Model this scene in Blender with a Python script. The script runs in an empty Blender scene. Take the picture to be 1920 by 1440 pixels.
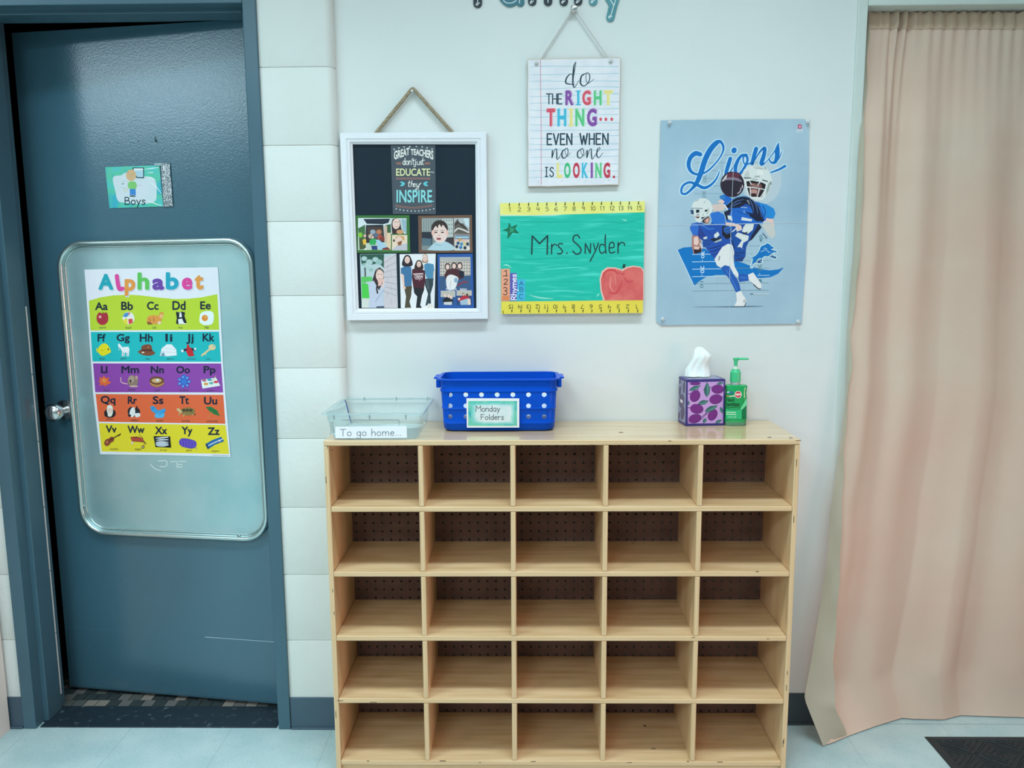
import bpy, bmesh, math, random
from mathutils import Vector, Matrix
from mathutils.geometry import tessellate_polygon
random.seed(7)
scn = bpy.context.scene
COL = scn.collection
PI = math.pi

# ------------------------------------------------------------------ camera
FPX, PIT, ROL, YAW = 1498.87, .1408, -.0063, .0154
CAM = Vector((-.0289, -2.2609, 1.3614))
_r0 = Vector((math.cos(YAW), math.sin(YAW), 0)); _f0 = Vector((-math.sin(YAW), math.cos(YAW), 0)); _z = Vector((0, 0, 1))
FWD = math.cos(PIT)*_f0 - math.sin(PIT)*_z
_u1 = math.sin(PIT)*_f0 + math.cos(PIT)*_z
RGT = math.cos(ROL)*_r0 + math.sin(ROL)*_u1
UPV = -math.sin(ROL)*_r0 + math.cos(ROL)*_u1
cd = bpy.data.cameras.new('camera'); cam = bpy.data.objects.new('camera', cd); COL.objects.link(cam)
cd.sensor_width = 36; cd.lens = 36*FPX/1920; cd.clip_start = .05
cam.matrix_world = Matrix(((RGT.x, UPV.x, -FWD.x, CAM.x), (RGT.y, UPV.y, -FWD.y, CAM.y), (RGT.z, UPV.z, -FWD.z, CAM.z), (0, 0, 0, 1)))
scn.camera = cam

# ------------------------------------------------------------------ world, lamps, exposure
vs = scn.view_settings
vs.view_transform = 'Standard'; vs.look = 'None'; vs.gamma = 1; vs.use_curve_mapping = False
vs.exposure = 0.12
w = bpy.data.worlds.new('world'); scn.world = w; w.use_nodes = True
w.node_tree.nodes['Background'].inputs[0].default_value = (.5, .6, .62, 1)
w.node_tree.nodes['Background'].inputs[1].default_value = .05
COOL = (.665, .88, .99)
def area(name, loc, size, power, color, rot=(0, 0, 0), spread=PI):
    l = bpy.data.lights.new(name, 'AREA'); l.shape = 'RECTANGLE'; l.size, l.size_y = size
    l.energy = power; l.color = color; l.spread = spread
    o = bpy.data.objects.new(name, l); o.location = loc; o.rotation_euler = rot; COL.objects.link(o)
    return o
CEIL = 3.0
# three rows of ceiling troffers
for x, p in ((-1.5, 20), (.4, 20), (2.3, 3)): area('troffer_lamp', (x, -1.12, CEIL-.02), (1.2, .28), p, COOL, spread=2.15)
area('troffer_lamp', (-4.7, -4.1, CEIL-.02), (2.4, .9), 120, COOL)
for x, p in ((-1.4, 44), (1.6, 12)): area('troffer_lamp', (x, -3.7, CEIL-.02), (1.2, .6), p, COOL)
for x, p in ((-1.4, 46), (1.6, 12)): area('troffer_lamp', (x, -5.9, CEIL-.02), (1.2, .6), p, COOL)
# unseen warm pink lamp added at the right, narrowed and aimed at the cubbies
wd = area('warm_side_lamp', (2.9, -1.95, .65), (1.1, .7), 4.2, (1.0, .52, .46), spread=1.35)
wd.rotation_euler = (Vector((-.25, -.25, .5))-wd.location).to_track_quat('-Z', 'Y').to_euler()

# ------------------------------------------------------------------ pixel measuring helpers
def ray(x, y): return FWD*FPX + RGT*(x-960) + UPV*(720-y)
def onY(x, y, Y):
    d = ray(x, y); return CAM + d*((Y-CAM.y)/d.y)
def onZ(x, y, Z):
    d = ray(x, y); return CAM + d*((Z-CAM.z)/d.z)

# ------------------------------------------------------------------ materials
LREF = (.80, .98, 1.03)
def lin(c):
    c = c/255
    return c/12.92 if c <= .04045 else ((c+.055)/1.055)**2.4
def hx(h): return tuple(int(h[i:i+2], 16) for i in (0, 2, 4))
def base(h):
    return tuple(min(.92, max(.004, lin(c)/l)) for c, l in zip(hx(h), LREF))+(1,)
_mats = {}
def N(nt, t, **k):
    n = nt.nodes.new(t)
    for a, b in k.items(): setattr(n, a, b)
    return n
def coords(nt, scale=(1, 1, 1)):
    tc = N(nt, 'ShaderNodeTexCoord'); mp = N(nt, 'ShaderNodeMapping'); mp.inputs['Scale'].default_value = scale
    nt.links.new(tc.outputs['Object'], mp.inputs[0]); return mp.outputs[0]
def mat(name, h, rough=.5, metal=0, h2=None, scale=30, stretch=(1, 1, 1), amt=1, bump=0, bscale=None, detail=3, spec=.5, coat=0, lo=.35, hi=.65, h3=None):
    if name in _mats: return _mats[name]
    m = bpy.data.materials.new(name); m.use_nodes = True; nt = m.node_tree; b = nt.nodes['Principled BSDF']
    b.inputs['Base Color'].default_value = base(h); b.inputs['Roughness'].default_value = rough
    b.inputs['Metallic'].default_value = metal; b.inputs['Specular IOR Level'].default_value = spec
    b.inputs['Coat Weight'].default_value = coat; b.inputs['Coat Roughness'].default_value = .15
    co = coords(nt, stretch) if (h2 or bump) else None
    if h2:
        n = N(nt, 'ShaderNodeTexNoise'); n.inputs['Scale'].default_value = scale; n.inputs['Detail'].default_value = detail
        nt.links.new(co, n.inputs['Vector'])
        r = N(nt, 'ShaderNodeValToRGB'); e = r.color_ramp.elements
        e[0].position = lo; e[1].position = hi; e[0].color = base(h); e[1].color = base(h2)
        if h3:
            k = e.new((lo+hi)/2); k.color = base(h3)
        nt.links.new(n.outputs[0], r.inputs[0]); nt.links.new(r.outputs[0], b.inputs['Base Color'])
    if bump:
        n = N(nt, 'ShaderNodeTexNoise'); n.inputs['Scale'].default_value = bscale or scale; n.inputs['Detail'].default_value = 4
        nt.links.new(co, n.inputs['Vector'])
        bp = N(nt, 'ShaderNodeBump'); bp.inputs['Strength'].default_value = bump; bp.inputs['Distance'].default_value = .002
        nt.links.new(n.outputs[0], bp.inputs['Height']); nt.links.new(bp.outputs[0], b.inputs['Normal'])
    _mats[name] = m; return m
def ink(h): return mat('print '+h, h, .55, spec=.3)

# ------------------------------------------------------------------ object helpers
ORG = {}
def tag(o, label, cat, group=None, kind=None):
    if label: o['label'] = label
    if cat: o['category'] = cat
    if group: o['group'] = group
    if kind: o['kind'] = kind
    return o
def thing(name, label, cat, org, group=None):
    o = bpy.data.objects.new(name, None); o.empty_display_size = .05; o.location = org; COL.objects.link(o)
    ORG[o] = Vector(org); return tag(o, label, cat, group)
def mk(name, bm, mats, parent=None, org=(0, 0, 0), smooth=False, sharp=35):
    """bm is in world coordinates"""
    me = bpy.data.meshes.new(name)
    bmesh.ops.recalc_face_normals(bm, faces=bm.faces)
    bm.to_mesh(me); bm.free()
    return mk_me(name, me, mats, parent, org, smooth, sharp)
def mk_me(name, me, mats, parent=None, org=(0, 0, 0), smooth=False, sharp=35):
    og = ORG[parent] if parent else Vector(org)
    me.transform(Matrix.Translation(-og))
    for m in (mats if isinstance(mats, (list, tuple)) else [mats]): me.materials.append(m)
    o = bpy.data.objects.new(name, me); COL.objects.link(o)
    if parent: o.parent = parent
    else: o.location = og
    ORG[o] = og
    if smooth:
        me.polygons.foreach_set('use_smooth', [True]*len(me.polygons))
        me.set_sharp_from_angle(angle=math.radians(sharp))
    return o
def struct(name, bm, m, parent=None, org=(0, 0, 0), smooth=False):
    o = mk(name, bm, m, parent, org, smooth)
    if not parent: o['kind'] = 'structure'
    return o
def BM(): return bmesh.new()
def box(bm, x0, x1, y0, y1, z0, z1, bev=0, mi=0, seg=2, M=None):
    r = bmesh.ops.create_cube(bm, size=1)
    vs_ = r['verts']
    for v in vs_:
        v.co = Vector((x0+(v.co.x+.5)*(x1-x0), y0+(v.co.y+.5)*(y1-y0), z0+(v.co.z+.5)*(z1-z0)))
    fs = list({f for v in vs_ for f in v.link_faces})
    if bev:
        es = list({e for v in vs_ for e in v.link_edges})
        rr = bmesh.ops.bevel(bm, geom=es, offset=bev, segments=seg, affect='EDGES', profile=.5)
        fs = list(set(rr['faces']) | {f for f in fs if f.is_valid})
        vs_ = list({v for f in fs for v in f.verts})
    for f in fs: f.material_index = mi
    if M is not None:
        for v in vs_: v.co = M @ v.co
    return vs_
def tube(bm, pts, r, seg=10, caps=True, mi=0, twist=0):
    pts = [Vector(p) for p in pts]; rings = []; n = len(pts)
    rr = r if isinstance(r, (list, tuple)) else [r]*n
    up = Vector((.13, .21, .97)).normalized(); prev = None
    for i, p in enumerate(pts):
        d = (pts[min(i+1, n-1)]-pts[max(i-1, 0)]).normalized()
        a = d.cross(up) if prev is None else prev - d*prev.dot(d)
        if a.length < 1e-4: a = d.cross(Vector((1, 0, 0)))
        a.normalize(); prev = a; b = d.cross(a)
        rings.append([bm.verts.new(p+(a*math.cos(t)+b*math.sin(t))*rr[i]) for t in [2*PI*k/seg for k in range(seg)]])
    for i in range(n-1):
        for k in range(seg):
            f = bm.faces.new((rings[i][k], rings[i][(k+1) % seg], rings[i+1][(k+1) % seg], rings[i+1][k])); f.material_index = mi
    if caps:
        bm.faces.new(rings[0][::-1]).material_index = mi; bm.faces.new(rings[-1]).material_index = mi
def loft(bm, rings, cap0=True, cap1=True, mi=0):
    R = [[bm.verts.new(p) for p in r] for r in rings]; n = len(R[0])
    for i in range(len(R)-1):
        for k in range(n):
            bm.faces.new((R[i][k], R[i][(k+1) % n], R[i+1][(k+1) % n], R[i+1][k])).material_index = mi
    if cap0: bm.faces.new(R[0][::-1]).material_index = mi
    if cap1: bm.faces.new(R[-1]).material_index = mi
    return R
def lathe(bm, prof, c, axis=Vector((0, 0, 1)), seg=24, mi=0, sx=1, sy=1):
    axis = axis.normalized(); a = axis.orthogonal().normalized()
    if abs(axis.z) > .9: a = Vector((1, 0, 0))
    b = axis.cross(a); c = Vector(c)
    loft(bm, [[c+axis*h+a*(r*sx*math.cos(2*PI*k/seg))+b*(r*sy*math.sin(2*PI*k/seg)) for k in range(seg)] for r, h in prof], mi=mi)
def rrect(hx_, hy, r, n=6):
    out = []
    for cx, cy, a0 in ((hx_-r, hy-r, 0), (-hx_+r, hy-r, PI/2), (-hx_+r, -hy+r, PI), (hx_-r, -hy+r, 1.5*PI)):
        for k in range(n+1):
            a = a0+PI/2*k/n; out.append((cx+r*math.cos(a), cy+r*math.sin(a)))
    return out
def crom(pts, n=6, closed=False):
    out = []; L = len(pts)
    if L < 3: return list(pts)
    g = (lambda i: pts[i % L]) if closed else (lambda i: pts[min(max(i, 0), L-1)])
    for i in range(L if closed else L-1):
        a, b, c, d = g(i-1), g(i), g(i+1), g(i+2)
        for k in range(n):
            t = k/n
            out.append(tuple(.5*(2*q+(r-p)*t+(2*p-5*q+4*r-s)*t*t+(3*q-p-3*r+s)*t**3) for p, q, r, s in zip(a, b, c, d)))
    if not closed: out.append(tuple(pts[-1]))
    return out

# ------------------------------------------------------------------ flat print builder
_tc = {}
def text_mesh(s, bold):
    k = (s, bold)
    if k not in _tc:
        cu = bpy.data.curves.new('t', 'FONT'); cu.body = s; cu.offset = bold; cu.resolution_u = 4; cu.fill_mode = 'FRONT'
        o = bpy.data.objects.new('t', cu); me = o.to_mesh()
        _tc[k] = ([(v.co.x, v.co.y) for v in me.vertices], [tuple(p.vertices) for p in me.polygons])
        o.to_mesh_clear(); bpy.data.objects.remove(o); bpy.data.curves.remove(cu)
    return _tc[k]
GL = {
 'A': (7, '0,0 3.5,10 7,0|1.3,3.5 5.7,3.5'), 'B': (6, '0,0 0,10|~0,10 4,9.6 4.6,7.6 3.4,5.6 0,5.2|~0,5.2 4.6,5 5.8,2.6 4.4,.4 0,0'),
 'C': (6, '~6,8.4 4.4,9.8 2,9.4 .2,6.5 .2,3.2 2,.5 4.4,.2 6,1.6'), 'D': (6.5, '0,0 0,10|~0,10 4,9.2 6.3,6 6,3 3.6,.5 0,0'),
 'E': (5.5, '5.5,10 0,10 0,0 5.5,0|0,5 4.5,5'), 'F': (5.5, '5.5,10 0,10 0,0|0,5.2 4.5,5.2'), 'H': (6, '0,0 0,10|6,0 6,10|0,5 6,5'),
 'I': (4, '2,0 2,10|.2,10 3.8,10|.2,0 3.8,0'), 'M': (8.5, '0,0 .3,10 4.2,5.2 8.2,10 8.5,0'), 'N': (6.5, '0,0 .1,10 6.3,0 6.5,10'),
 'O': (7, '~3.5,10 .8,8.4 0,5 .8,1.6 3.5,0 6.2,1.6 7,5 6.2,8.4 3.5,10'), 'R': (6, '0,0 0,10|~0,10 4.2,9.6 5,7.4 3.8,5.4 0,4.8|2,4.9 6,0'),
 'S': (5.6, '~5.3,8.6 3.6,10 1.2,9.2 .6,7.2 2.6,5.6 4.8,4 5.4,2 3.8,.2 1.4,.2 0,1.8'), 'T': (7, '0,10 7,10|3.5,10 3.5,0'),
 'V': (6.5, '0,10 3.2,0 6.5,10'), 'W': (9, '0,10 2.4,0 4.5,8 6.6,0 9,10'),
 'a': (4.6, '~4.4,5.8 2.2,6.4 .3,4.6 .2,2 1.8,.1 3.6,1 4.4,3|4.5,6.2 4.5,0'), 'd': (4.8, '~4.4,4.6 2.6,6 .4,4.4 .2,1.8 1.8,.1 3.6,.8 4.5,2.6|4.6,10.5 4.7,0'),
 'e': (4.6, '~.4,3.4 4.4,3.8 4,5.6 2.2,6.2 .5,4.6 .2,2.2 1.6,.2 3.4,.2 4.6,1.2'), 'g': (4.8, '~4.4,5 2.6,6.2 .4,4.6 .4,1.8 2,.2 3.8,1 4.5,3|~4.6,6.2 4.7,-1.5 3.6,-3.8 1.6,-3.8 .2,-2.4'),
 'h': (4.6, '0,10.5 0,0|~0,3.6 1.4,5.8 3.4,6 4.4,4.4 4.5,0'), 'l': (1, '.5,10.5 .5,0'), 'm': (8, '0,6.2 0,0|~0,3.8 1.4,5.8 3,6 3.9,4.6 4,0|~4,3.8 5.4,5.8 7,6 7.9,4.6 8,0'),
 'n': (4.6, '0,6.2 0,0|~0,3.8 1.4,5.8 3.4,6 4.4,4.6 4.5,0'), 'o': (4.8, '~2.4,6.2 .5,5 0,3 .6,1 2.4,0 4.2,1 4.8,3 4.2,5.2 2.4,6.2'),
 'r': (3.6, '.2,6.2 0,0|~0,3.4 1,5.4 2.6,6.2 3.6,5.6'), 's': (3.8, '~3.6,5.4 2.2,6.3 .6,5.4 1,3.8 2.8,2.8 3.6,1.4 2.4,.1 .9,.2 0,1.2'), 'y': (4.8, '0,6.2 2.4,.6|4.8,6.2 2.4,.2 .8,-3.8'),
 '.': (.8, ''), ' ': (3, ''), '1': (2, '.4,8.6 1.4,10 1.4,0'), '2': (5, '~.4,7.8 1.8,9.8 4,9.4 4.6,7.4 2.6,3.6 0,0|0,0 5,.2'), '3': (4.8, '~.4,9 2.4,10 4.4,8.4 3.6,6 1.6,5.4 4,4.6 4.6,2.2 2.6,.1 .2,1'),
 '4': (5, '.8,10 .2,4.6 4.8,4.8|4,9.6 3.8,0'), '5': (4.6, '4.4,10 1,10 .8,6|~.8,6 3.2,6.4 4.6,4 3.6,1 .4,.3'), '6': (4.6, '~4,9.8 1.4,7.4 .2,3.4 1.2,.4 3.4,.2 4.5,2.4 3.2,4.6 .6,3.4'),
 '7': (4.8, '0,9.8 4.8,9.8 1.4,0'), '8': (4.8, '~2.4,5.4 .5,7.4 1.4,9.8 3.6,9.6 4.2,7.4 2.4,5.4 .2,2.6 1.2,.2 3.6,.2 4.6,2.6 2.4,5.4'), '9': (4.6, '~4.2,7.6 2.4,10 .4,8 1.4,5.4 3.6,6 4.2,8 4,3 3.6,0'), '0': (5, '~2.5,10 .6,8 0,5 .6,2 2.5,0 4.4,2 5,5 4.4,8 2.5,10')}
class Art:
    DH = 1.5e-6
    def __init__(s, P0=None, Nn=None, Y=None):
        s.P0 = Vector(P0) if P0 else Vector((0, Y, 0)); s.N = Vector(Nn) if Nn else Vector((0, -1, 0))
        s.v = []; s.f = []; s.fm = []; s.mats = []; s.h = 0; s.view(0, 0, 1)
    def view(s, x0, y0, k): s.x0, s.y0, s.k = x0, y0, k; return s
    def pt(s, x, y, h=None):
        d = ray(s.x0+x/s.k, s.y0+y/s.k); t = (s.P0-CAM).dot(s.N)/d.dot(s.N)
        return CAM+d*t+s.N*(s.h if h is None else h)
    def mi(s, c):
        m = c if isinstance(c, bpy.types.Material) else ink(c)
        if m not in s.mats: s.mats.append(m)
        return s.mats.index(m)
    def up(s): s.h += s.DH
    def raw(s, pts3, faces, c):
        b = len(s.v); s.v += pts3; i = s.mi(c)
        for f in faces: s.f.append(tuple(b+k for k in f)); s.fm.append(i)
    def slab(s, pts, c, t, side=None):
        """solid sheet: front face and sides going back by t"""
        n = len(pts); fr = [s.pt(*p) for p in pts]; bk = [s.pt(*p, h=-t) for p in pts]
        s.raw(fr, [tuple(range(n))], c)
        s.raw(fr+bk, [(i, (i+1) % n, n+(i+1) % n, n+i) for i in range(n)]+[tuple(range(2*n-1, n-1, -1))], side or c); s.up()
    def P(s, pts, c, sm=0):
        if isinstance(pts, str): pts = [tuple(map(float, q.split(','))) for q in pts.split()]
        if sm: pts = crom(pts, 4, True)
        p3 = [s.pt(*p) for p in pts]
        tr = tessellate_polygon([[Vector((p[0], -p[1], 0)) for p in pts]])
        s.raw(p3, [tuple(t) for t in tr], c); s.up()
    def R(s, x0, y0, x1, y1, c): s.P([(x0, y0), (x1, y0), (x1, y1), (x0, y1)], c)
    def E(s, cx, cy, rx, ry, c, rot=0, n=20):
        ca, sa = math.cos(rot), math.sin(rot)
        s.P([(cx+rx*math.cos(t)*ca-ry*math.sin(t)*sa, cy+rx*math.cos(t)*sa+ry*math.sin(t)*ca) for t in [2*PI*k/n for k in range(n)]], c)
    def S(s, pts, w, c, sm=1, n=5, noup=False):
        if isinstance(pts, str): pts = [tuple(map(float, q.split(','))) for q in pts.split()]
        ws = w if isinstance(w, (list, tuple)) else [w]*len(pts)
        q = [(p[0], p[1], a) for p, a in zip(pts, ws)]
        if sm: q = crom(q, n)
        L = len(q); b = []; fs = []; h0 = s.h; RISE = 1.5e-6
        hh = lambda i: h0+RISE*i/max(L-1, 1)
        for i in range(L):
            a0, a1 = q[max(i-1, 0)], q[min(i+1, L-1)]
            dx, dy = a1[0]-a0[0], a1[1]-a0[1]; d = math.hypot(dx, dy) or 1
            nx, ny = -dy/d*q[i][2]/2, dx/d*q[i][2]/2
            b += [s.pt(q[i][0]+nx, q[i][1]+ny, hh(i)), s.pt(q[i][0]-nx, q[i][1]-ny, hh(i))]
        if sm or L == 2: fs += [(2*i, 2*i+1, 2*i+3, 2*i+2) for i in range(L-1)]
        else:
            b = []
            for i in range(L-1):
                dx, dy = q[i+1][0]-q[i][0], q[i+1][1]-q[i][1]; d = math.hypot(dx, dy) or 1
                for p in (q[i], q[i+1]):
                    nx, ny = -dy/d*p[2]/2, dx/d*p[2]/2
                    b += [s.pt(p[0]+nx, p[1]+ny, hh(i)), s.pt(p[0]-nx, p[1]-ny, hh(i))]
                fs.append((4*i, 4*i+1, 4*i+3, 4*i+2))
        for j, p in enumerate([q[0], q[-1]] if (sm or L == 2) else q):
            k0 = len(b); b += [s.pt(p[0]+p[2]/2*math.cos(t), p[1]+p[2]/2*math.sin(t), h0-.7e-6+(.3e-6*(j % 2))) for t in [2*PI*k/10 for k in range(10)]]
            fs.append(tuple(range(k0, k0+10)))
        s.h = h0+RISE
        s.raw(b, fs, c)
        s.up()
    def T(s, txt, x0, y0, x1, y1, c, bold=0, dy=0, fat=0, fn=None):
        """built-in font fitted into the box; dy lowers the right end"""
        vs_, fs = text_mesh(txt, bold)
        ax = min(v[0] for v in vs_); bx = max(v[0] for v in vs_); ay = min(v[1] for v in vs_); by = max(v[1] for v in vs_)
        def m(v):
            u = (v[0]-ax)/(bx-ax or 1); t = (v[1]-ay)/(by-ay or 1)
            if fn: return fn(u, t)
            return (x0+u*(x1-x0), y1+t*(y0-y1)+u*dy)
        nf = 28 if fat > 6 else 8
        for ox, oy in ([(0, 0)] if not fat else [(fat*math.cos(2*PI*k/nf), fat*math.sin(2*PI*k/nf)) for k in range(nf)]):
            s.raw([s.pt(m(v)[0]+ox, m(v)[1]+oy) for v in vs_], fs, c); s.h += .5e-6
        s.up()
    def H(s, txt, x0, y, x1, h, w, c, sp=1.8, dy=0, M=None):
        """hand lettering between x0 and x1, baseline y, cap height h"""
        tot = sum(GL[ch][0]+sp for ch in txt)-sp; sx = (x1-x0)/tot; sy = h/10; x = 0
        for ch in txt:
            wd, st = GL[ch]
            if ch == '.': s.E(x0+(x+.4)*sx, y-.35*sy+dy*x/tot, w*.62, w*.62, c, n=10)
            for sk in [q for q in st.split('|') if q]:
                smo = sk[0] == '~'
                pp = []
                for q in sk.lstrip('~').split():
                    a, b = map(float, q.split(','))
                    X, Y = x0+(x+a)*sx, y-b*sy+dy*(x+a)/tot
                    pp.append(M(X, Y) if M else (X, Y))
                s.S(pp, w, c, sm=1 if smo and len(pp) > 2 else 0, noup=True)
            x += wd+sp
        s.up()
    def build(s, name, parent=None, org=None):
        me = bpy.data.meshes.new(name)
        me.from_pydata([tuple(v) for v in s.v], [], s.f)
        for i, p in enumerate(me.polygons): p.material_index = s.fm[i]
        me.update()
        n = s.N
        flip = [p.index for p in me.polygons if p.normal.dot(n) < -.5 and False]
        if org is None:
            xs = [v.x for v in s.v]; zs = [v.z for v in s.v]; org = Vector(((min(xs)+max(xs))/2, s.P0.y, min(zs)))
        return mk_me(name, me, s.mats, parent, org)
# ================================================================== the setting
M_wall = mat('painted drywall', 'D2E3E3', .6, h2='CFE1E1', scale=6, bump=.05, bscale=260)
M_block = mat('painted block', 'D2E3E1', .55, h2='CFE0DD', scale=8, bump=.55, bscale=75)
M_ceil = mat('ceiling tile', 'E0EAE8', .9)
M_room = mat('room paint', '84928F', .7)
M_steel = mat('grey door paint', '3E687A', .2, h2='3B6576', scale=3, bump=.14, bscale=200, spec=.85)
M_frame = mat('grey frame paint', '416676', .30, h2='3E6272', scale=5, bump=.06, bscale=200, spec=.5)
M_cove = mat('grey cove base', '456070', .45, h2='415A6A', scale=6, spec=.4)
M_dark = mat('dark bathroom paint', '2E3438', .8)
M_black = mat('black threshold', '1A2A34', .5, h2='56666C', scale=45, lo=.6, hi=.74, detail=6)

def vct():
    m = bpy.data.materials.new('speckled vinyl tile'); m.use_nodes = True; nt = m.node_tree; b = nt.nodes['Principled BSDF']
    b.inputs['Roughness'].default_value = .38
    co = coords(nt)
    n = N(nt, 'ShaderNodeTexNoise'); n.inputs['Scale'].default_value = 9; n.inputs['Detail'].default_value = 5; nt.links.new(co, n.inputs[0])
    r = N(nt, 'ShaderNodeValToRGB'); e = r.color_ramp.elements
    e[0].position = .35; e[1].position = .7; e[0].color = base('A2C6CA'); e[1].color = base('B2D2D4'); nt.links.new(n.outputs[0], r.inputs[0])
    mp = N(nt, 'ShaderNodeMapping'); mp.inputs['Rotation'].default_value = (0, 0, .6); mp.inputs['Scale'].default_value = (40, 85, 40); nt.links.new(co, mp.inputs[0])
    v = N(nt, 'ShaderNodeTexVoronoi'); nt.links.new(mp.outputs[0], v.inputs['Vector'])
    sp = N(nt, 'ShaderNodeSeparateColor'); nt.links.new(v.outputs['Color'], sp.inputs[0])
    lt = N(nt, 'ShaderNodeMath', operation='LESS_THAN'); nt.links.new(v.outputs['Distance'], lt.inputs[0]); lt.inputs[1].default_value = .24
    g = N(nt, 'ShaderNodeMath', operation='GREATER_THAN'); nt.links.new(sp.outputs[0], g.inputs[0]); g.inputs[1].default_value = .72
    mu = N(nt, 'ShaderNodeMath', operation='MULTIPLY'); nt.links.new(lt.outputs[0], mu.inputs[0]); nt.links.new(g.outputs[0], mu.inputs[1])
    mx = N(nt, 'ShaderNodeMix', data_type='RGBA'); nt.links.new(mu.outputs[0], mx.inputs[0]); nt.links.new(r.outputs[0], mx.inputs[6]); mx.inputs[7].default_value = base('6E8C92')
    br = N(nt, 'ShaderNodeTexBrick'); br.offset = 0; br.inputs['Scale'].default_value = 1; br.inputs['Brick Width'].default_value = .305; br.inputs['Row Height'].default_value = .305
    br.inputs['Mortar Size'].default_value = .0009; br.inputs['Mortar Smooth'].default_value = .3
    br.inputs['Color1'].default_value = br.inputs['Color2'].default_value = (1, 1, 1, 1); br.inputs['Mortar'].default_value = (.72, .72, .72, 1); nt.links.new(co, br.inputs['Vector'])
    m2 = N(nt, 'ShaderNodeMix', data_type='RGBA', blend_type='MULTIPLY'); m2.inputs[0].default_value = 1
    nt.links.new(mx.outputs[2], m2.inputs[6]); nt.links.new(br.outputs['Color'], m2.inputs[7]); nt.links.new(m2.outputs[2], b.inputs['Base Color'])
    return m
X0, X1, YB = -6.5, 3.2, -7.2
bm = BM(); box(bm, X0, X1, YB, .0, -.1, 0); box(bm, .86, 2.3, -.001, .7, -.1, 0)
struct('floor', bm, vct())
bm = BM(); box(bm, X0-.1, X1+.1, YB-.1, .8, CEIL, CEIL+.1); struct('ceiling', bm, M_ceil)
bm = BM(); box(bm, X0-.1, X0, YB, 0, 0, CEIL); struct('wall_west', bm, M_room)
bm = BM(); box(bm, X1, X1+.1, YB, .1, 0, CEIL); struct('wall_east', bm, M_room)
bm = BM(); box(bm, X0-.1, X1+.1, YB-.1, YB, 0, CEIL); struct('wall_south', bm, M_room)
# drywall with the closet opening
CX0, CZ = .889, 2.052
bm = BM(); box(bm, -.58, .864, 0, .1, 0, CEIL); box(bm, .864, 2.0, 0, .1, CZ+.03, CEIL); box(bm, 2.0, X1, 0, .1, 0, CEIL)
struct('wall_north', bm, M_wall)
bm = BM(); box(bm, .862, CX0, -.006, .1, 0, CZ+.028, .003); box(bm, CX0, 2.02, -.006, .1, CZ, CZ+.028, .003)
struct('trim_1', bm, mat('casing paint', 'C4DAD6', .5, h2='C0D6D2', scale=8))
# closet interior behind the curtain
M_closet = mat('closet paint', 'D9A98C', .8)
bm = BM(); box(bm, .78, .86, .1, .72, 0, 2.5); box(bm, 2.1, 2.2, .1, .72, 0, 2.5); box(bm, .78, 2.2, .66, .74, 0, 2.5); box(bm, .78, 2.2, .1, .74, 2.4, 2.5)
struct('wall_closet', bm, M_closet)
# block wall: courses of painted block with a bullnose corner
def course(bm, x0, x1, y0, y1, z0, z1, r1, ins=.0018):
    def ring(i, z):
        p = [(x0+i, y1), (x0+i, y0+i)]
        c = (x1-r1, y0+r1)
        p += [(c[0]+(r1-i)*math.sin(a), c[1]-(r1-i)*math.cos(a)) for a in [PI/2*k/6 for k in range(7)]]
        p += [(x1-i, y1)]
        return [Vector((a, b, z)) for a, b in p]
    loft(bm, [ring(ins*1.6, z0), ring(ins*.4, z0+ins*.8), ring(0, z0+ins*2), ring(0, z1-ins*2), ring(ins*.4, z1-ins*.8), ring(ins*1.6, z1)])
BY = -.03; ZJ = 1.9054
zs = [0]+[ZJ-.2032*k for k in range(8, -1, -1)]+[ZJ+.2032*k for k in range(1, 7)]
bm = BM()
for a, b in zip(zs[:-1], zs[1:]):
    if a > CEIL-.01: continue
    course(bm, -.736, -.536, BY, .02, a, min(b, CEIL), .022)
    course(bm, X0, -1.546, BY, .12, a, min(b, CEIL), .006)
    if a > 2.1: course(bm, -1.546, -.736, BY, .12, a, min(b, CEIL), .006)
struct('wall_north_block', bm, M_block, smooth=True)
# dark room beyond the door
bm = BM(); box(bm, -2.3, -2.2, .12, 2.0, 0, 2.6); box(bm, -.3, -.2, .12, 2.0, 0, 2.6); box(bm, -2.3, -.2, 2.0, 2.1, 0, 2.6); box(bm, -2.3, -.2, .12, 2.1, 2.5, 2.6)
box(bm, -.72, -.2, .1, .13, 0, 2.6); box(bm, -2.3, -1.55, .122, .13, 0, 2.6); box(bm, -1.56, -.7, .122, .13, 2.115, 2.6)
struct('wall_bathroom', bm, M_dark)
bm = BM(); box(bm, -2.3, -.2, 0, 2.1, -.1, -.001); struct('floor_bathroom', bm, M_dark)
bm = BM(); ts = .037
for i in range(34):
    for j in range(16):
        y0 = .086+j*ts; x0 = -1.62+i*ts+(j % 2)*ts*.5
        if x0 > -.74: continue
        box(bm, x0+.0012, x0+ts-.0012, y0+.0012, y0+ts-.0012, -.006, .0025, mi=random.choice([0, 0, 1, 2, 3]))
struct('floor_mosaic', bm, [mat('mosaic a', '2E3A3C', .5), mat('mosaic b', '4E5654', .5), mat('mosaic c', '7E7E76', .5), mat('mosaic d', '5F6462', .5)])
bm = BM(); box(bm, -1.50, -.78, -.03, .086, -.01, .0035, .0015)
struct('trim_2', bm, M_black)
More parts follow.
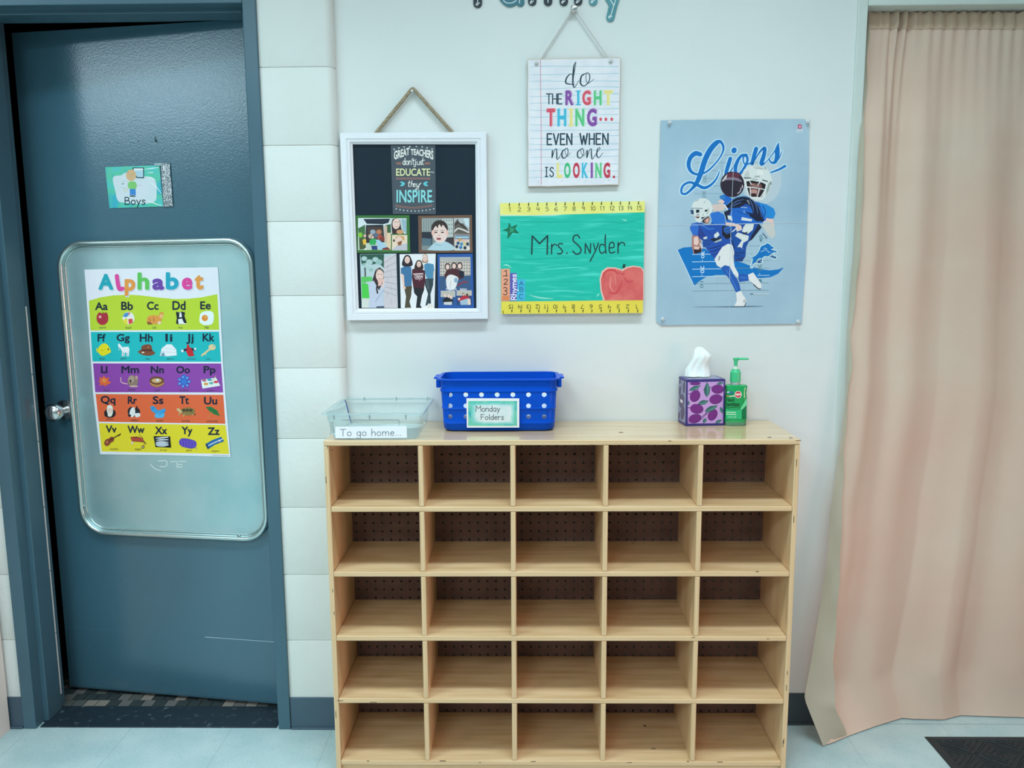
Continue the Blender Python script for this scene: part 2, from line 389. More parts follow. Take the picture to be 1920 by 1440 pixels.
# baseboards
bm = BM()
box(bm, -.734, -.533, BY-.004, .0, 0, .1, .0015); box(bm, -.733, -.533, BY-.010, BY, 0, .006, .002)
struct('baseboard_west', bm, M_cove)
bm = BM(); box(bm, -.53, .862, -.004, 0, 0, .1, .0015); box(bm, -.53, .862, -.010, 0, 0, .006, .002)
struct('baseboard_north', bm, mat('dark cove base', '3A4A52', .45, h2='35454D', scale=6))
bm = BM(); box(bm, X0, -1.546, BY-.004, BY, 0, .1, .0015); box(bm, X0, -1.547, BY-.010, BY, 0, .006, .002)
struct('baseboard_door', bm, M_cove)
# pressed-steel door frame
zs0 = onY(300, 24, 0).z; zf = 2.067
FXL, FXR = -1.545, -.735
bm = BM()
for s_, xo, xi, xs in ((1, FXL, -1.507, -1.492), (-1, FXR, -.771, -.786)):
    box(bm, min(xo, xi), max(xo, xi), BY-.008, .118, 0, 2.112, .002)
    box(bm, min(xi-.002*s_, xs), max(xi-.002*s_, xs), .004, .074, 0, zf+.001, .002)
box(bm, -1.5069, -.7711, BY-.0079, .1179, zf, 2.1119, .002)
box(bm, -1.4918, -.7862, .0041, .0739, zs0, zf+.002, .002)
fr = struct('trim_3', bm, M_frame)
bm = BM(); box(bm, -1.4925, -1.4912, .030, .050, .94, 1.0, .0005); box(bm, -1.4915, -1.4905, .036, .044, .955, .982)
mk('strike_plate', bm, mat('dull steel', '5A6E7C', .4, .6), fr)
bm = BM()
for k in range(6): box(bm, -1.4945, -1.4912, .0742, .0785, .05+k*.2032, .25+k*.2032, .0006)
struct('trim_4', bm, mat('white wall tile', 'C9CFCB', .3))

# ---------------------------------------------------------------- the door leaf (hinged right, a little open)
HA = math.radians(8.2); HP = Vector((-.776, .0765, 0))
DU = Vector((math.cos(HA), -math.sin(HA), 0)); DN = Vector((-math.sin(HA), -math.cos(HA), 0))
DW = .762; DZ0, DZ1 = .013, 2.062
def dmat(off=0): return Matrix(((DU.x, -DN.x, 0, HP.x), (DU.y, -DN.y, 0, HP.y), (0, 0, 1, 0), (0, 0, 0, 1)))
DM = dmat()   # local x along the door (0 at the hinge, negative to the left), local y into the door
def onD(x, y, off=0):
    P = HP+DN*off; d = ray(x, y); t = (P-CAM).dot(DN)/d.dot(DN); p = CAM+d*t
    return (p-HP).dot(DU), p.z
bm = BM(); box(bm, -DW, 0, 0, .044, DZ0, DZ1, .0015, M=DM)
door = struct('door_1', bm, M_steel, org=HP)
kz = onD(460, 1199)[1]
bm = BM(); box(bm, -DW+.012, -.004, -.0016, .001, DZ0+.006, kz, .0007, M=DM)
mk('kick_plate', bm, M_steel, door)
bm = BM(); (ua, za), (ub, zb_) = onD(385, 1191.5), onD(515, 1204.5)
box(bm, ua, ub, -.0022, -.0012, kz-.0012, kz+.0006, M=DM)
mk('pale_edge_strip', bm, mat('pale edge paint', '9FC0CC', .4), door)  # lighter strip along the right part of the kick plate's top edge
bm = BM(); u, z = onD(292, 262)
for du, dz, r in ((0, 0, .003), (.001, -.004, .004), (-.001, .006, .0022), (-.056, -.003, .0018)):
    lathe(bm, [(r, -.0006), (r, .0006)], HP+DU*(u+du)+Vector((0, 0, z+dz)), DN, 8)
mk('screw_hole', bm, mat('dark scuff', '22404F', .7), door)
# knob
u, z = onD(124, 768)
kc = HP+DU*u+Vector((0, 0, z))
bm = BM(); lathe(bm, [(.030, 0), (.032, .003), (.030, .008), (.016, .011)], kc, DN, 28)
M_chrome = mat('satin chrome', 'C4D2D6', .22, 1)
rs = mk('door_knob', bm, M_chrome, door, smooth=True)
bm = BM(); lathe(bm, [(.012, .009), (.011, .026), (.016, .032), (.0245, .040), (.0275, .050), (.0265, .060), (.020, .068), (.008, .0715), (.001, .072)], kc, DN, 28)
mk('knob_ball', bm, M_chrome, rs, smooth=True, sharp=60)

# ---------------------------------------------------------------- pale cabinet side at the far left
t = thing('cabinet', 'pale pinkish cream cabinet side just entering the left edge, left of the grey door', 'cabinet', (-1.85, -.3, 0))
M_cab = mat('cream laminate', 'E0E4E0', .5, h2='D8DCD6', scale=4, stretch=(1, 1, .2))
bm = BM(); box(bm, -2.2, -1.586, -.56, -.045, 0, 1.25, .002); mk('body', bm, M_cab, t)
bm = BM(); box(bm, -1.588, -1.5835, -.56, -.041, 0, 1.252, .001); mk('side_panel', bm, M_cab, t)
bm = BM(); box(bm, -2.22, -1.58, -.57, -.041, 1.252, 1.275, .002); mk('top_panel', bm, M_cab, t)
# ================================================================== cubby shelf
def wood(name, stretch):
    m = mat(name, 'D8C79E', .40, h2='BFA678', h3='CDB98E', scale=3.2, stretch=stretch, detail=6, lo=.3, hi=.72, spec=.5, coat=.15)
    return m
W_x = wood('maple plywood along', (1.2, 14, 150)); W_z = wood('maple plywood upright', (40, 14, 1.2)); W_t = wood('maple plywood face', (1.0, 9, 150))
for k_, v_ in (('Coat Weight', .9), ('Coat Roughness', .12)): W_t.node_tree.nodes['Principled BSDF'].inputs[k_].default_value = v_
W_s = wood('maple plywood side', (150, 5, 1.0))
CXL, CXR, CYF, CZT = -.544, .672, -.2623, .9335
TH = .014
shelfz = [.758, .5825, .4045, .2275, .048]       # upper faces
divx = [(-.302, -.289), (-.0655, -.0525), (.173, .186), (.4145, .4275)]
t = thing('cubby_shelf', 'worn maple plywood shelf unit of twenty-five open cubbies against the wall', 'shelf', ((CXL+CXR)/2, -.13, 0))
bm = BM(); box(bm, CXL, CXR, CYF, -.003, CZT-TH, CZT, .0025, seg=3); mk('top_panel', bm, W_t, t)
for x0, x1 in ((CXL, CXL+.013), (CXR-.013, CXR)):
    bm = BM(); box(bm, x0, x1, CYF+.001, -.003, 0, CZT-TH-.0005, .002); mk('side_panel', bm, W_s, t)
for z in shelfz:
    bm = BM(); box(bm, CXL+.0135, CXR-.0135, CYF, -.0215, z-.0135, z, .002); mk('shelf', bm, W_x, t)
tops = [CZT-TH]+[z-.0135 for z in shelfz[:-1]]
for z0, z1 in zip(shelfz, tops):
    for x0, x1 in divx:
        bm = BM(); box(bm, x0, x1, CYF+.0005, -.0215, z0+.0003, z1-.0003, .0022); mk('divider', bm, W_s, t)
bm = BM(); box(bm, CXL+.0135, CXR-.0135, CYF+.012, CYF+.026, 0, shelfz[-1]-.014); mk('kick_board', bm, W_x, t)
# pegboard back with its holes
bm = BM(); yb = -.0205; yr = -.0170; p = .0254
a = onY(828.5, 852, yb); hx0, hz0 = a.x, a.z
i0 = int((CXL+.014-hx0)/p)-1; i1 = int((CXR-.014-hx0)/p)+1; j0 = int((.03-hz0)/p); j1 = int((.916-hz0-.0127)/p)
for i in range(i0, i1+1):
    for j in range(j0, j1+1):
        cx, cz = hx0+i*p, hz0+j*p
        if not (CXL+.02 < cx < CXR-.02): continue
        sq = []; ci = []; cb = []
        for k in range(8):
            a = 2*PI*k/8+PI/8; c, s = math.cos(a), math.sin(a); q = max(abs(c), abs(s))
            e = p/2
            sq.append(bm.verts.new((cx+e*c/q, yb, cz+e*s/q)))
            ci.append(bm.verts.new((cx+.0035*c, yb, cz+.0035*s))); cb.append(bm.verts.new((cx+.0035*c, yr, cz+.0035*s)))
        for k in range(8):
            n = (k+1) % 8
            bm.faces.new((sq[k], sq[n], ci[n], ci[k])); bm.faces.new((ci[k], ci[n], cb[n], cb[k]))
        for k in (0, 2, 4, 6):
            pass
        cs = [bm.verts.new((cx+sx*p/2, yb, cz+sz*p/2)) for sx, sz in ((1, 1), (-1, 1), (-1, -1), (1, -1))]
        for q, (k, n) in enumerate(((0, 1), (2, 3), (4, 5), (6, 7))): bm.faces.new((sq[k], cs[q], sq[n]))
mk('back_panel', bm, mat('brown hardboard', '6E5A52', .7, h2='62504A', scale=20), t)
# little dark chips along the edges
bm = BM()
for x, y in ((1443, 820), (1483, 821), (1497, 826), (1165, 811), (1110, 835), (1256, 827), (622, 844), (638, 1314), (700, 1317), (1225, 1404), (1300, 1195), (1420, 1072), (1440, 1198), (1455, 1203), (1350, 1429), (1290, 1428), (830, 1427), (900, 1430), (1000, 1428), (690, 1427), (1180, 1430)):
    a = onY(x, y, CYF-.0004); w_ = random.uniform(.002, .009)
    box(bm, a.x-w_, a.x+w_, CYF-.0004, CYF+.001, a.z-.0007, a.z+.0007)
for x, y in ((1499, 868), (1497, 972), (1496, 978), (1486, 1262), (1478, 1290), (1477, 1390), (1476, 1395), (626, 1340), (613, 900), (620, 1150), (619, 1108), (609, 835)):
    a = onY(x, y, CYF); w_ = random.uniform(.003, .010); a.x = random.uniform(CXR-.0115, CXR-.002) if a.x > 0 else random.uniform(CXL+.002, CXL+.0115)
    box(bm, a.x-.0006, a.x+.0006, CYF+.0004, CYF+.002, a.z-w_, a.z+w_)
a = onZ(1164, 811, CZT); lathe(bm, [(.006, 0), (.006, .0004)], (a.x, a.y, CZT), seg=12, sy=.5)
a = onZ(1187, 1019, shelfz[1]); lathe(bm, [(.002, 0), (.002, .0004)], (a.x, a.y, shelfz[1]), seg=8)
a = onZ(1209, 1361, shelfz[4]); lathe(bm, [(.004, 0), (.004, .0004)], (a.x, a.y, shelfz[4]), seg=8)
o = mk('chipped_edge', bm, mat('dark chip', '4A3C30', .8), t); o['kind'] = 'stuff'

# ================================================================== on top of the shelf
# blue basket
t = thing('basket', 'royal blue plastic basket with round holes on top of the cubby shelf', 'basket', (-.098, -.085, CZT), None)
M_blue = mat('blue plastic', '0852CC', .3, h2='064CC4', scale=5, spec=.08)
bc = Vector((-.0975, -.0855)); ZR = onY(935, 711, -.165).z
HB = ZR-CZT
def bring(w2, d2, r, z): return [Vector((bc.x+a, bc.y+b, z)) for a, b in rrect(w2, d2, r, 6)]
wt, wb = .1575, .150
dt, db = .0765, .067
def lerp(a, b, k): return a+(b-a)*k
prof = [(0, -.006), (.04, 0)]
def side(k, o=0): return (lerp(wb, wt, k)+o, lerp(db, dt, k)+o)
bm = BM(); rings = []
for k, o in ((0, -.010), (.015, -.004), (.06, 0), (.14, 0), (.155, .0012), (.17, 0), (.42, 0), (.435, .0015), (.455, 0), (.74, 0), (.755, .002), (.79, .002), (.80, 0), (.86, 0), (1, 0)):
    a, b = side(k, o); rings.append(bring(a, b, .028, CZT+.0005+k*HB))
for k in (1, .8, .5, .3, .04):
    a, b = side(k, -.0022); rings.append(bring(a, b, .026, CZT+.0025+k*HB-.002*(k == 1)))
loft(bm, rings)
bd = mk('basket_body', bm, M_blue, t, smooth=True, sharp=40)
cut = BM()
hole_x = [844+29.4*k for k in range(7)]
yF = bc.y-.0715
for y in (740, 761, 781.5):
    for x in hole_x:
        a = onY(x, y, yF)
        lathe(cut, [(.0064, -.03), (.0064, .19)], (a.x, yF, a.z), Vector((0, 1, 0)), 16)
co = mk('cut', cut, M_blue, t)
md = bd.modifiers.new('holes', 'BOOLEAN'); md.operation = 'DIFFERENCE'; md.object = co; md.solver = 'EXACT'
bpy.context.view_layer.update()
me = bpy.data.meshes.new_from_object(bd.evaluated_get(bpy.context.evaluated_depsgraph_get()))
bd.modifiers.clear(); bd.data = me; bpy.data.objects.remove(co)
bm = BM(); o1 = bring(wt+.007, dt+.007, .034, ZR-.004); o2 = bring(wt+.007, dt+.007, .034, ZR); o3 = bring(wt-.002, dt-.002, .027, ZR); o4 = bring(wt-.002, dt-.002, .027, ZR-.004)
loft(bm, [o4, o1, o2, o3, o4], False, False)
mk('rim', bm, M_blue, t, smooth=True)
for s in (-1, 1):
    bm = BM(); xx = bc.x+s*(wt+.006)
    box(bm, min(xx, xx+s*.013), max(xx, xx+s*.013), bc.y-.035, bc.y+.035, ZR-.005, ZR-.0005, .002)
    box(bm, xx-.006, xx+.006, bc.y-.04, bc.y+.04, ZR-.028, ZR-.005, .002)
    mk('handle', bm, M_blue, t)
# its label card
LA = Art(Y=yF-.0045); LA.view(590, 660, 3.918)
teal = mat('teal watercolour', '4FC3B4', .5, h2='2FA9B4', h3='6CCBB0', scale=28)
LA.slab([(1115, 340), (1503, 341), (1503, 555), (1118, 556)], 'DDEBEF', .0008)
LA.R(1128, 360, 1487, 543, teal)
glow = [mat('teal wash 1', '7FD3C9', .5, h2='66C5C4', scale=40), mat('teal wash 2', 'A5DDDA', .5, h2='8FD2D2', scale=40), mat('teal wash 3', 'CFE6EA', .5, h2='C0DFE4', scale=40)]
for g, (a, b, c, d) in zip(glow, ((1150, 378, 1470, 530), (1165, 388, 1458, 522), (1180, 396, 1445, 514))):
    LA.P([(a+12, b), (c-40, b-4), (c, b+20), (c-8, d-30), (c-30, d), (a+40, d-3), (a, d-35), (a+5, b+30)], g, 1)
LA.H('Monday', 1185, 437, 1360, 40, 4.6, '2A3A44')
LA.H('Folders', 1222, 497, 1388, 38, 4.6, '2A3A44')
LA.build('label_card', t)
# folders inside the basket
for nm, lab, x0, x1, y, hh, c in (('folder', 'white paper folder glimpsed through the holes of the blue basket', -.238, .042, -.129, .105, 'F4F6F4'), ('folder', 'tan manila folder just behind the white one inside the blue basket', -.236, .040, -.123, .112, 'E4CC96')):
    bm = BM(); M_ = Matrix.Translation((0, y, CZT+.0115)) @ Matrix.Rotation(-.72, 4, 'X')
    box(bm, x0, x1, 0, .0012, 0, hh, .0004, M=M_); box(bm, x0, x1, .0016, .0026, 0, hh-.004, .0004, M=M_); box(bm, x0, x0+.002, 0, .0026, 0, hh-.004, M=M_)
    tag(mk(nm, bm, mat('folder '+c, c, .7), org=((x0+x1)/2, y, CZT+.004)), lab, 'folder', 'folders inside the blue basket')

# clear plastic tray
def clear(name, col, tr=.8, rough=.08):
    m = bpy.data.materials.new(name); m.use_nodes = True; nt = m.node_tree; out = nt.nodes['Material Output']; nt.nodes.remove(nt.nodes['Principled BSDF'])
    a = N(nt, 'ShaderNodeBsdfTransparent'); a.inputs[0].default_value = col
    g = N(nt, 'ShaderNodeBsdfGlossy'); g.inputs['Roughness'].default_value = rough; g.inputs[0].default_value = (.9, .95, .95, 1)
    d = N(nt, 'ShaderNodeBsdfDiffuse'); d.inputs[0].default_value = (.62, .72, .72, 1)
    f = N(nt, 'ShaderNodeFresnel'); f.inputs[0].default_value = 1.22
    m1 = N(nt, 'ShaderNodeMixShader'); m1.inputs[0].default_value = 1-tr; nt.links.new(a.outputs[0], m1.inputs[1]); nt.links.new(d.outputs[0], m1.inputs[2])
    m2 = N(nt, 'ShaderNodeMixShader'); nt.links.new(f.outputs[0], m2.inputs[0]); nt.links.new(m1.outputs[0], m2.inputs[1]); nt.links.new(g.outputs[0], m2.inputs[2])
    nt.links.new(m2.outputs[0], out.inputs[0]); return m
M_clear = clear('clear plastic', (.93, .97, .97, 1), .86)
M_clear2 = clear('clear plastic edge', (.86, .92, .93, 1), .62)
t = thing('storage_tray', 'clear plastic tray labelled To go home on the left end of the shelf', 'tray', (-.41, -.13, CZT))
yf = -.25
b0, b1 = onY(621, 823, yf), onY(783, 824, yf); tl, tr_ = onY(606, 776, yf-.008), onY(787, 775, yf-.008)
zt = .5*(tl.z+tr_.z)
bk = -.014
def trng(k, o=0):
    x0 = lerp(b0.x+.004, tl.x+.004, k)+o; x1 = lerp(b1.x, tr_.x, k)-o; y0 = lerp(yf, yf-.008, k)+o; y1 = lerp(bk-.008, bk, k)-o
    z = lerp(CZT+.0008, zt, k)
    return [Vector(((x0+x1)/2+a, (y0+y1)/2+b, z)) for a, b in rrect((x1-x0)/2, (y1-y0)/2, .012, 4)]
bm = BM(); loft(bm, [trng(0, .004), trng(.04, .001), trng(1)], True, False)
mk('tray_body', bm, M_clear, t, smooth=True)
bm = BM()
R0 = trng(1)
def off(r, d, dz):
    c = sum(r, Vector())/len(r); out = []
    for v in r:
        out.append(Vector((v.x+math.copysign(d, v.x-c.x), v.y+math.copysign(d*.6, v.y-c.y), v.z+dz)))
    return out
loft(bm, [R0, off(R0, .004, .002), off(R0, .009, .0015), off(R0, .010, -.004)], False, False)
mk('rim', bm, M_clear2, t, smooth=True)
M_rib = mat('plastic edge grey', '8FA5A6', .3)
def rib(*b_):
    bm = BM()
    box(bm, *b_); mk('moulded_rib', bm, M_rib, t)
for x in (626, 693, 761):
    a = onY(x, 778, yf-.0075); rib(a.x-.0012, a.x+.0012, yf-.011, yf-.006, a.z-.012, a.z+.001)
for x in (683, 743, 801):
    a = onY(x, 745, bk); rib(a.x-.001, a.x+.001, bk-.002, bk+.002, a.z-.010, a.z+.001)
for x in (620, 624):
    a = onY(x, 795, yf-.005); rib(a.x-.0006, a.x+.0006, yf-.0065, yf-.004, a.z-.03, a.z+.006)
a = onY(641, 787.5, yf-.005); b = onY(748, 788, yf-.005)
rib(a.x, b.x, yf-.0072, yf-.005, a.z-.0007, a.z+.0007); rib(b.x-.0008, b.x+.0008, yf-.0072, yf-.005, b.z-.012, b.z)
TA = Art(Y=yf-.0085); TA.view(590, 660, 3.918)
TA.slab([(150, 549), (676, 543), (678, 630), (153, 634)], 'E3EEF3', .0007)
TA.H('To go home...', 188, 617, 634, 48, 5, '5C6A78', sp=2.2, dy=-3)
TA.build('label_card', t)

# tissue box
t = thing('tissue_box', 'purple cube tissue box patterned with plums, a white tissue standing out', 'tissue box', (.47, -.06, CZT))
ang = math.radians(5); tc = Vector((.4155, -.0868, CZT))
TU = Vector((math.cos(ang), math.sin(ang), 0)); TN = Vector((math.sin(ang), -math.cos(ang), 0)); TV = Vector((-math.sin(ang), math.cos(ang), 0))
BW, BD = .1085, .074
BH = onY(1324, 711, -.079).z-CZT
TM = Matrix(((TU.x, TV.x, 0, tc.x), (TU.y, TV.y, 0, tc.y), (0, 0, 1, CZT), (0, 0, 0, 1)))
M_pur = mat('navy purple card', '4A4686', .4)
bm = BM(); box(bm, 0, BW, 0, BD, .0005, BH, .0012, M=TM)
crt = mk('carton', bm, [M_pur], t)
bm = BM(); loft(bm, [[TM @ Vector((BW*.5+a, BD*.5+b, BH+.0004)) for a, b in rrect(.046, .032, .008)], [TM @ Vector((BW*.5+a, BD*.5+b, BH+.0008)) for a, b in rrect(.0455, .0315, .008)]])
mk('carton_top', bm, mat('grey lilac card', '8C93B4', .4), crt)
bm = BM(); loft(bm, [[TM @ Vector((BW*.5+.028*math.cos(2*PI*k/24), BD*.5+.019*math.sin(2*PI*k/24), BH+z)) for k in range(24)] for z in (.0005, .0014)])
mk('opening_film', bm, mat('clear film', 'B9C6D0', .2), crt)
def boxface(A, tl, tr, bl, br, P0, U_, W_, n_):
    """lay the print on the box face between its four measured corners"""
    def pt(x, y, h=None):
        t = .5; s_ = .5
        for _ in range(6):
            xl, xr = lerp(tl[0], bl[0], t), lerp(tr[0], br[0], t); s_ = (x-xl)/(xr-xl)
            yt, yb_ = lerp(tl[1], tr[1], s_), lerp(bl[1], br[1], s_); t = (y-yt)/(yb_-yt)
        s_ = min(1, max(0, s_)); t = min(1, max(0, t))
        return P0+U_*(W_*s_)+Vector((0, 0, .0006+(BH-.0008)*(1-t)))+n_*(.0006+(A.h if h is None else h))
    A.pt = pt; return A
F = boxface(Art(P0=tc+TN*.0006, Nn=TN), (508, 598), (1120, 604), (464, 1345), (1068, 1336), tc, TU, BW, TN)
F.P('515,640 1092,640 1055,1305 487,1305', 'B79AD8')
plum, plumd, leaf, leafd, nav = '6E2F84', '5A2672', '4A8A80', '35636A', '2E2A5E'
def leafp(p0, p1, w_, A):
    dx, dy = p1[0]-p0[0], p1[1]-p0[1]; d = math.hypot(dx, dy); nx, ny = -dy/d*w_, dx/d*w_
    m = lambda k, s_: (p0[0]+dx*k+nx*s_, p0[1]+dy*k+ny*s_)
    A.P([p0, m(.25, .8), m(.55, 1), m(.85, .5), p1, m(.8, -.4), m(.5, -1), m(.2, -.7)], leafd); A.P([m(.05, 0), m(.3, .55), m(.6, .7), m(.9, .2), m(.95, 0), m(.5, -.05)], leaf)
for pts in ('525,830 640,790 690,745', '850,735 900,720', '1040,900 1090,880', '500,1050 560,1045', '715,1235 790,1160 850,1090', '720,1200 840,1110 960,1050', '500,1290 540,1260'):
    F.S(pts, 9, nav)
for cx, cy, rx, ry, ro in ((640, 662, 85, 28, 0), (630, 862, 78, 100, .5), (990, 760, 100, 72, 0), (955, 918, 104, 78, -.25), (650, 1068, 105, 80, .1), (615, 1225, 105, 72, -.3), (895, 1168, 70, 100, .55)):
    F.E(cx, cy, rx, ry, plumd, ro); F.E(cx-6, cy-4, rx-9, ry-9, plum, ro)
for a, b, w_ in (((535, 775), (730, 690), 34), ((815, 885), (825, 640), 52), ((980, 680), (1090, 655), 24), ((670, 990), (845, 940), 38), ((770, 1120), (985, 1010), 42), ((520, 1010), (530, 930), 18), ((1020, 1040), (1055, 1150), 26), ((745, 1300), (790, 1215), 30), ((930, 1300), (1045, 1245), 26)):
    leafp(a, b, w_, F)
for q in ('492,600 1118,600 1116,640 515,640', '492,600 525,612 500,1320 462,1345', '1092,615 1118,605 1070,1335 1050,1310', '470,1305 1062,1302 1062,1335 462,1345'): F.P(q, '38347A')
F.build('plum_print', crt)
G = boxface(Art(P0=tc-TU*.0006, Nn=-TU), (300, 540), (506, 600), (268, 1232), (460, 1345), tc+TV*BD, -TV, BD, -TU)
G.P('305,575 500,640 470,1305 280,1215', '8C97B8')
for cx, cy, rx, ry in ((440, 720, 32, 95), (330, 770, 30, 80), (330, 620, 28, 45), (375, 930, 75, 110), (395, 1120, 55, 110), (305, 1150, 28, 60)): G.E(cx, cy, rx, ry, '5E5878', .1)
G.S('385,640 380,700 370,740', 12, '6F7F9A'); G.S('330,1060 345,1120 350,1230', 14, '6F7F9A')
G.P('330,890 352,905 395,915 405,960 385,972 372,948 345,955', 'DDE4EE')
for q in ('300,545 510,600 505,640 302,578', '300,1215 465,1305 455,1345 268,1240'): G.P(q, '4A4880')
G.build('side_print', crt)
# tissue: crumpled sheet rising out of the slot
bm = BM(); cen = TM @ Vector((BW*.5, BD*.48, BH))
rows = 16; segs = 40; rings = []
px_rows = [(553, 480, 880), (500, 485, 880), (440, 495, 865), (380, 530, 850), (320, 562, 862), (260, 588, 882), (215, 605, 880), (180, 620, 850), (140, 625, 815), (105, 650, 775), (86, 680, 745)]
for k, (y, xl, xr) in enumerate(px_rows):
    a = onY(1230+xl/8.47, 640+y/8.47, cen.y-.01); b = onY(1230+xr/8.47, 640+y/8.47, cen.y-.01); m_ = (a+b)/2; hw = (b-a).length/2
    f_ = k/(len(px_rows)-1); dp = lerp(.016, .006, f_)
    rng = []
    for s_ in range(segs):
        th = 2*PI*s_/segs; wob = 1+.22*math.sin(5*th+k*.5)+.12*math.sin(9*th-k*.7)
        rng.append(Vector((m_.x+hw*math.cos(th)*(1+.05*math.sin(7*th+k*.4)), cen.y+.002+dp*wob*math.sin(th)+.004*math.sin(k*.8), a.z-.002)))
    rings.append(rng)
loft(bm, rings, False, True)
mk('tissue', bm, mat('white tissue', 'E9F3F4', .9, bump=.25, bscale=60), t, smooth=True, sharp=80)

# hand sanitizer
sc = onZ(1381, 796.5, CZT); sy = -.068
t = thing('sanitizer_bottle', 'green hand sanitizer pump bottle beside the purple tissue box', 'bottle', (onY(1381, 790, sy).x, sy, CZT))
sx = onY(1381.5, 760, sy-.01).x
def zpx(y): return onY(1381, y, sy-.01).z
def xpx(x): return onY(x, 740, sy-.01).x
hw = (xpx(1401.5)-xpx(1361))/2; sx = (xpx(1401.5)+xpx(1361))/2
M_gel = mat('green gel', '1FA660', .12, spec=.6); M_pump = mat('green pump plastic', '3FC48A', .3)
def obl(k_w, k_d, z, n=32, off=0):
    out = []
    for k in range(n):
        a = 2*PI*k/n; c, s_ = math.cos(a), math.sin(a); e = .55
        out.append(Vector((sx+off+math.copysign(abs(c)**e, c)*k_w, sy+math.copysign(abs(s_)**e, s_)*k_d, z)))
    return out
zb, zs_ = CZT+.0005, zpx(722)
bm = BM()
zz = [(0, .9, .016), (.02, .98, .0175), (.10, 1, .018), (.30, 1.0, .018), (.55, 1.0, .018), (.70, .985, .0175), (.80, .94, .0165), (.86, .955, .017), (.93, 1.0, .017), (.985, .99, .016), (1.0, .9, .013)]
loft(bm, [obl(hw*a, d, lerp(zb, zs_, k)) for k, a, d in zz])
tr2 = lerp(zs_, zpx(693), .25)
body = mk('bottle', bm, M_gel, t, smooth=True, sharp=50)
bm = BM(); loft(bm, [obl(hw*1.004, .0183, lerp(zb, zs_, k)) for k in (.005, .09)], True, True); mk('clear_base', bm, clear('clear green base', (.45, .9, .65, 1), .8), body)
bm = BM(); cxs = xpx(1379.5)
lathe(bm, [(.0125, zs_-.001), (.0125, zpx(716))], (cxs, sy, 0)); mk('neck', bm, clear('clear neck', (.8, .95, .9, 1), .5), t, smooth=True)
bm = BM(); r = (xpx(1389)-xpx(1370))/2
lathe(bm, [(r, zpx(716)), (r*1.03, zpx(714)), (r*1.03, zpx(698)), (r*.97, zpx(697.5)), (r*.8, zpx(695)), (r*.8, zpx(693))], (cxs, sy, 0), seg=28); mk('collar', bm, M_pump, t, smooth=True)
bm = BM(); lathe(bm, [(.0045, zpx(693)), (.0040, zpx(685))], (cxs, sy, 0), seg=16); mk('stem', bm, mat('white stem', 'D5EFE6', .3), t, smooth=True)
bm = BM(); lathe(bm, [(.0046, zpx(687)), (.0050, zpx(680)), (.0065, zpx(676)), (.0075, zpx(674.5)), (.0078, zpx(672.5)), (.0070, zpx(671.8))], (cxs, sy, 0), seg=20)
tube(bm, [(cxs, sy, zpx(673.6)), (xpx(1395), sy-.002, zpx(673.4)), (xpx(1401), sy-.003, zpx(673.4)), (xpx(1402), sy-.003, zpx(675))], [.0035, .0034, .003, .002], 10)
mk('pump_head', bm, M_pump, t, smooth=True)
S_ = Art(Y=sy-.0188); S_.view(1230, 640, 8.47)
S_.P('1110,900 1350,880 1420,900 1320,1085 1110,1085', '1E9A58'); S_.P('1110,1075 1335,1070 1360,1090 1360,1235 1110,1235', '2CB87A')
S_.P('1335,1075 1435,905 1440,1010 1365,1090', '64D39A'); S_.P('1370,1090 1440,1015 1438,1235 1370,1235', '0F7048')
S_.S('1115,1065 1220,1090 1345,1075', 8, '0E5A40')
S_.E(1180, 812, 55, 16, '2E74A8'); S_.P('1130,800 1170,795 1165,815 1120,815', 'BFE2E8'); S_.S('1125,865 1155,870', 14, 'C87A3A'); S_.S('1165,872 1245,868', 14, 'E8F4EE')
S_.E(1305, 845, 58, 58, 'F0F2F0'); S_.E(1305, 845, 50, 50, 'C23A48'); S_.T('egsa', 1262, 828, 1350, 866, 'F4EDED', .03)
S_.T('Hand', 1118, 900, 1238, 957, '0B2E22', .03); S_.T('Sanitizer', 1112, 968, 1335, 1028, '0B2E22', .03)
S_.S('1115,1045 1180,1050 1330,1040', 10, '1A5A3A'); S_.S('1115,1128 1265,1128', 9, 'DDF3EA'); S_.S('1115,1157 1270,1160', 9, 'DDF3EA'); S_.T('8 FL OZ', 1155, 1187, 1275, 1215, 'A8E6CC')
S_.build('label', t)
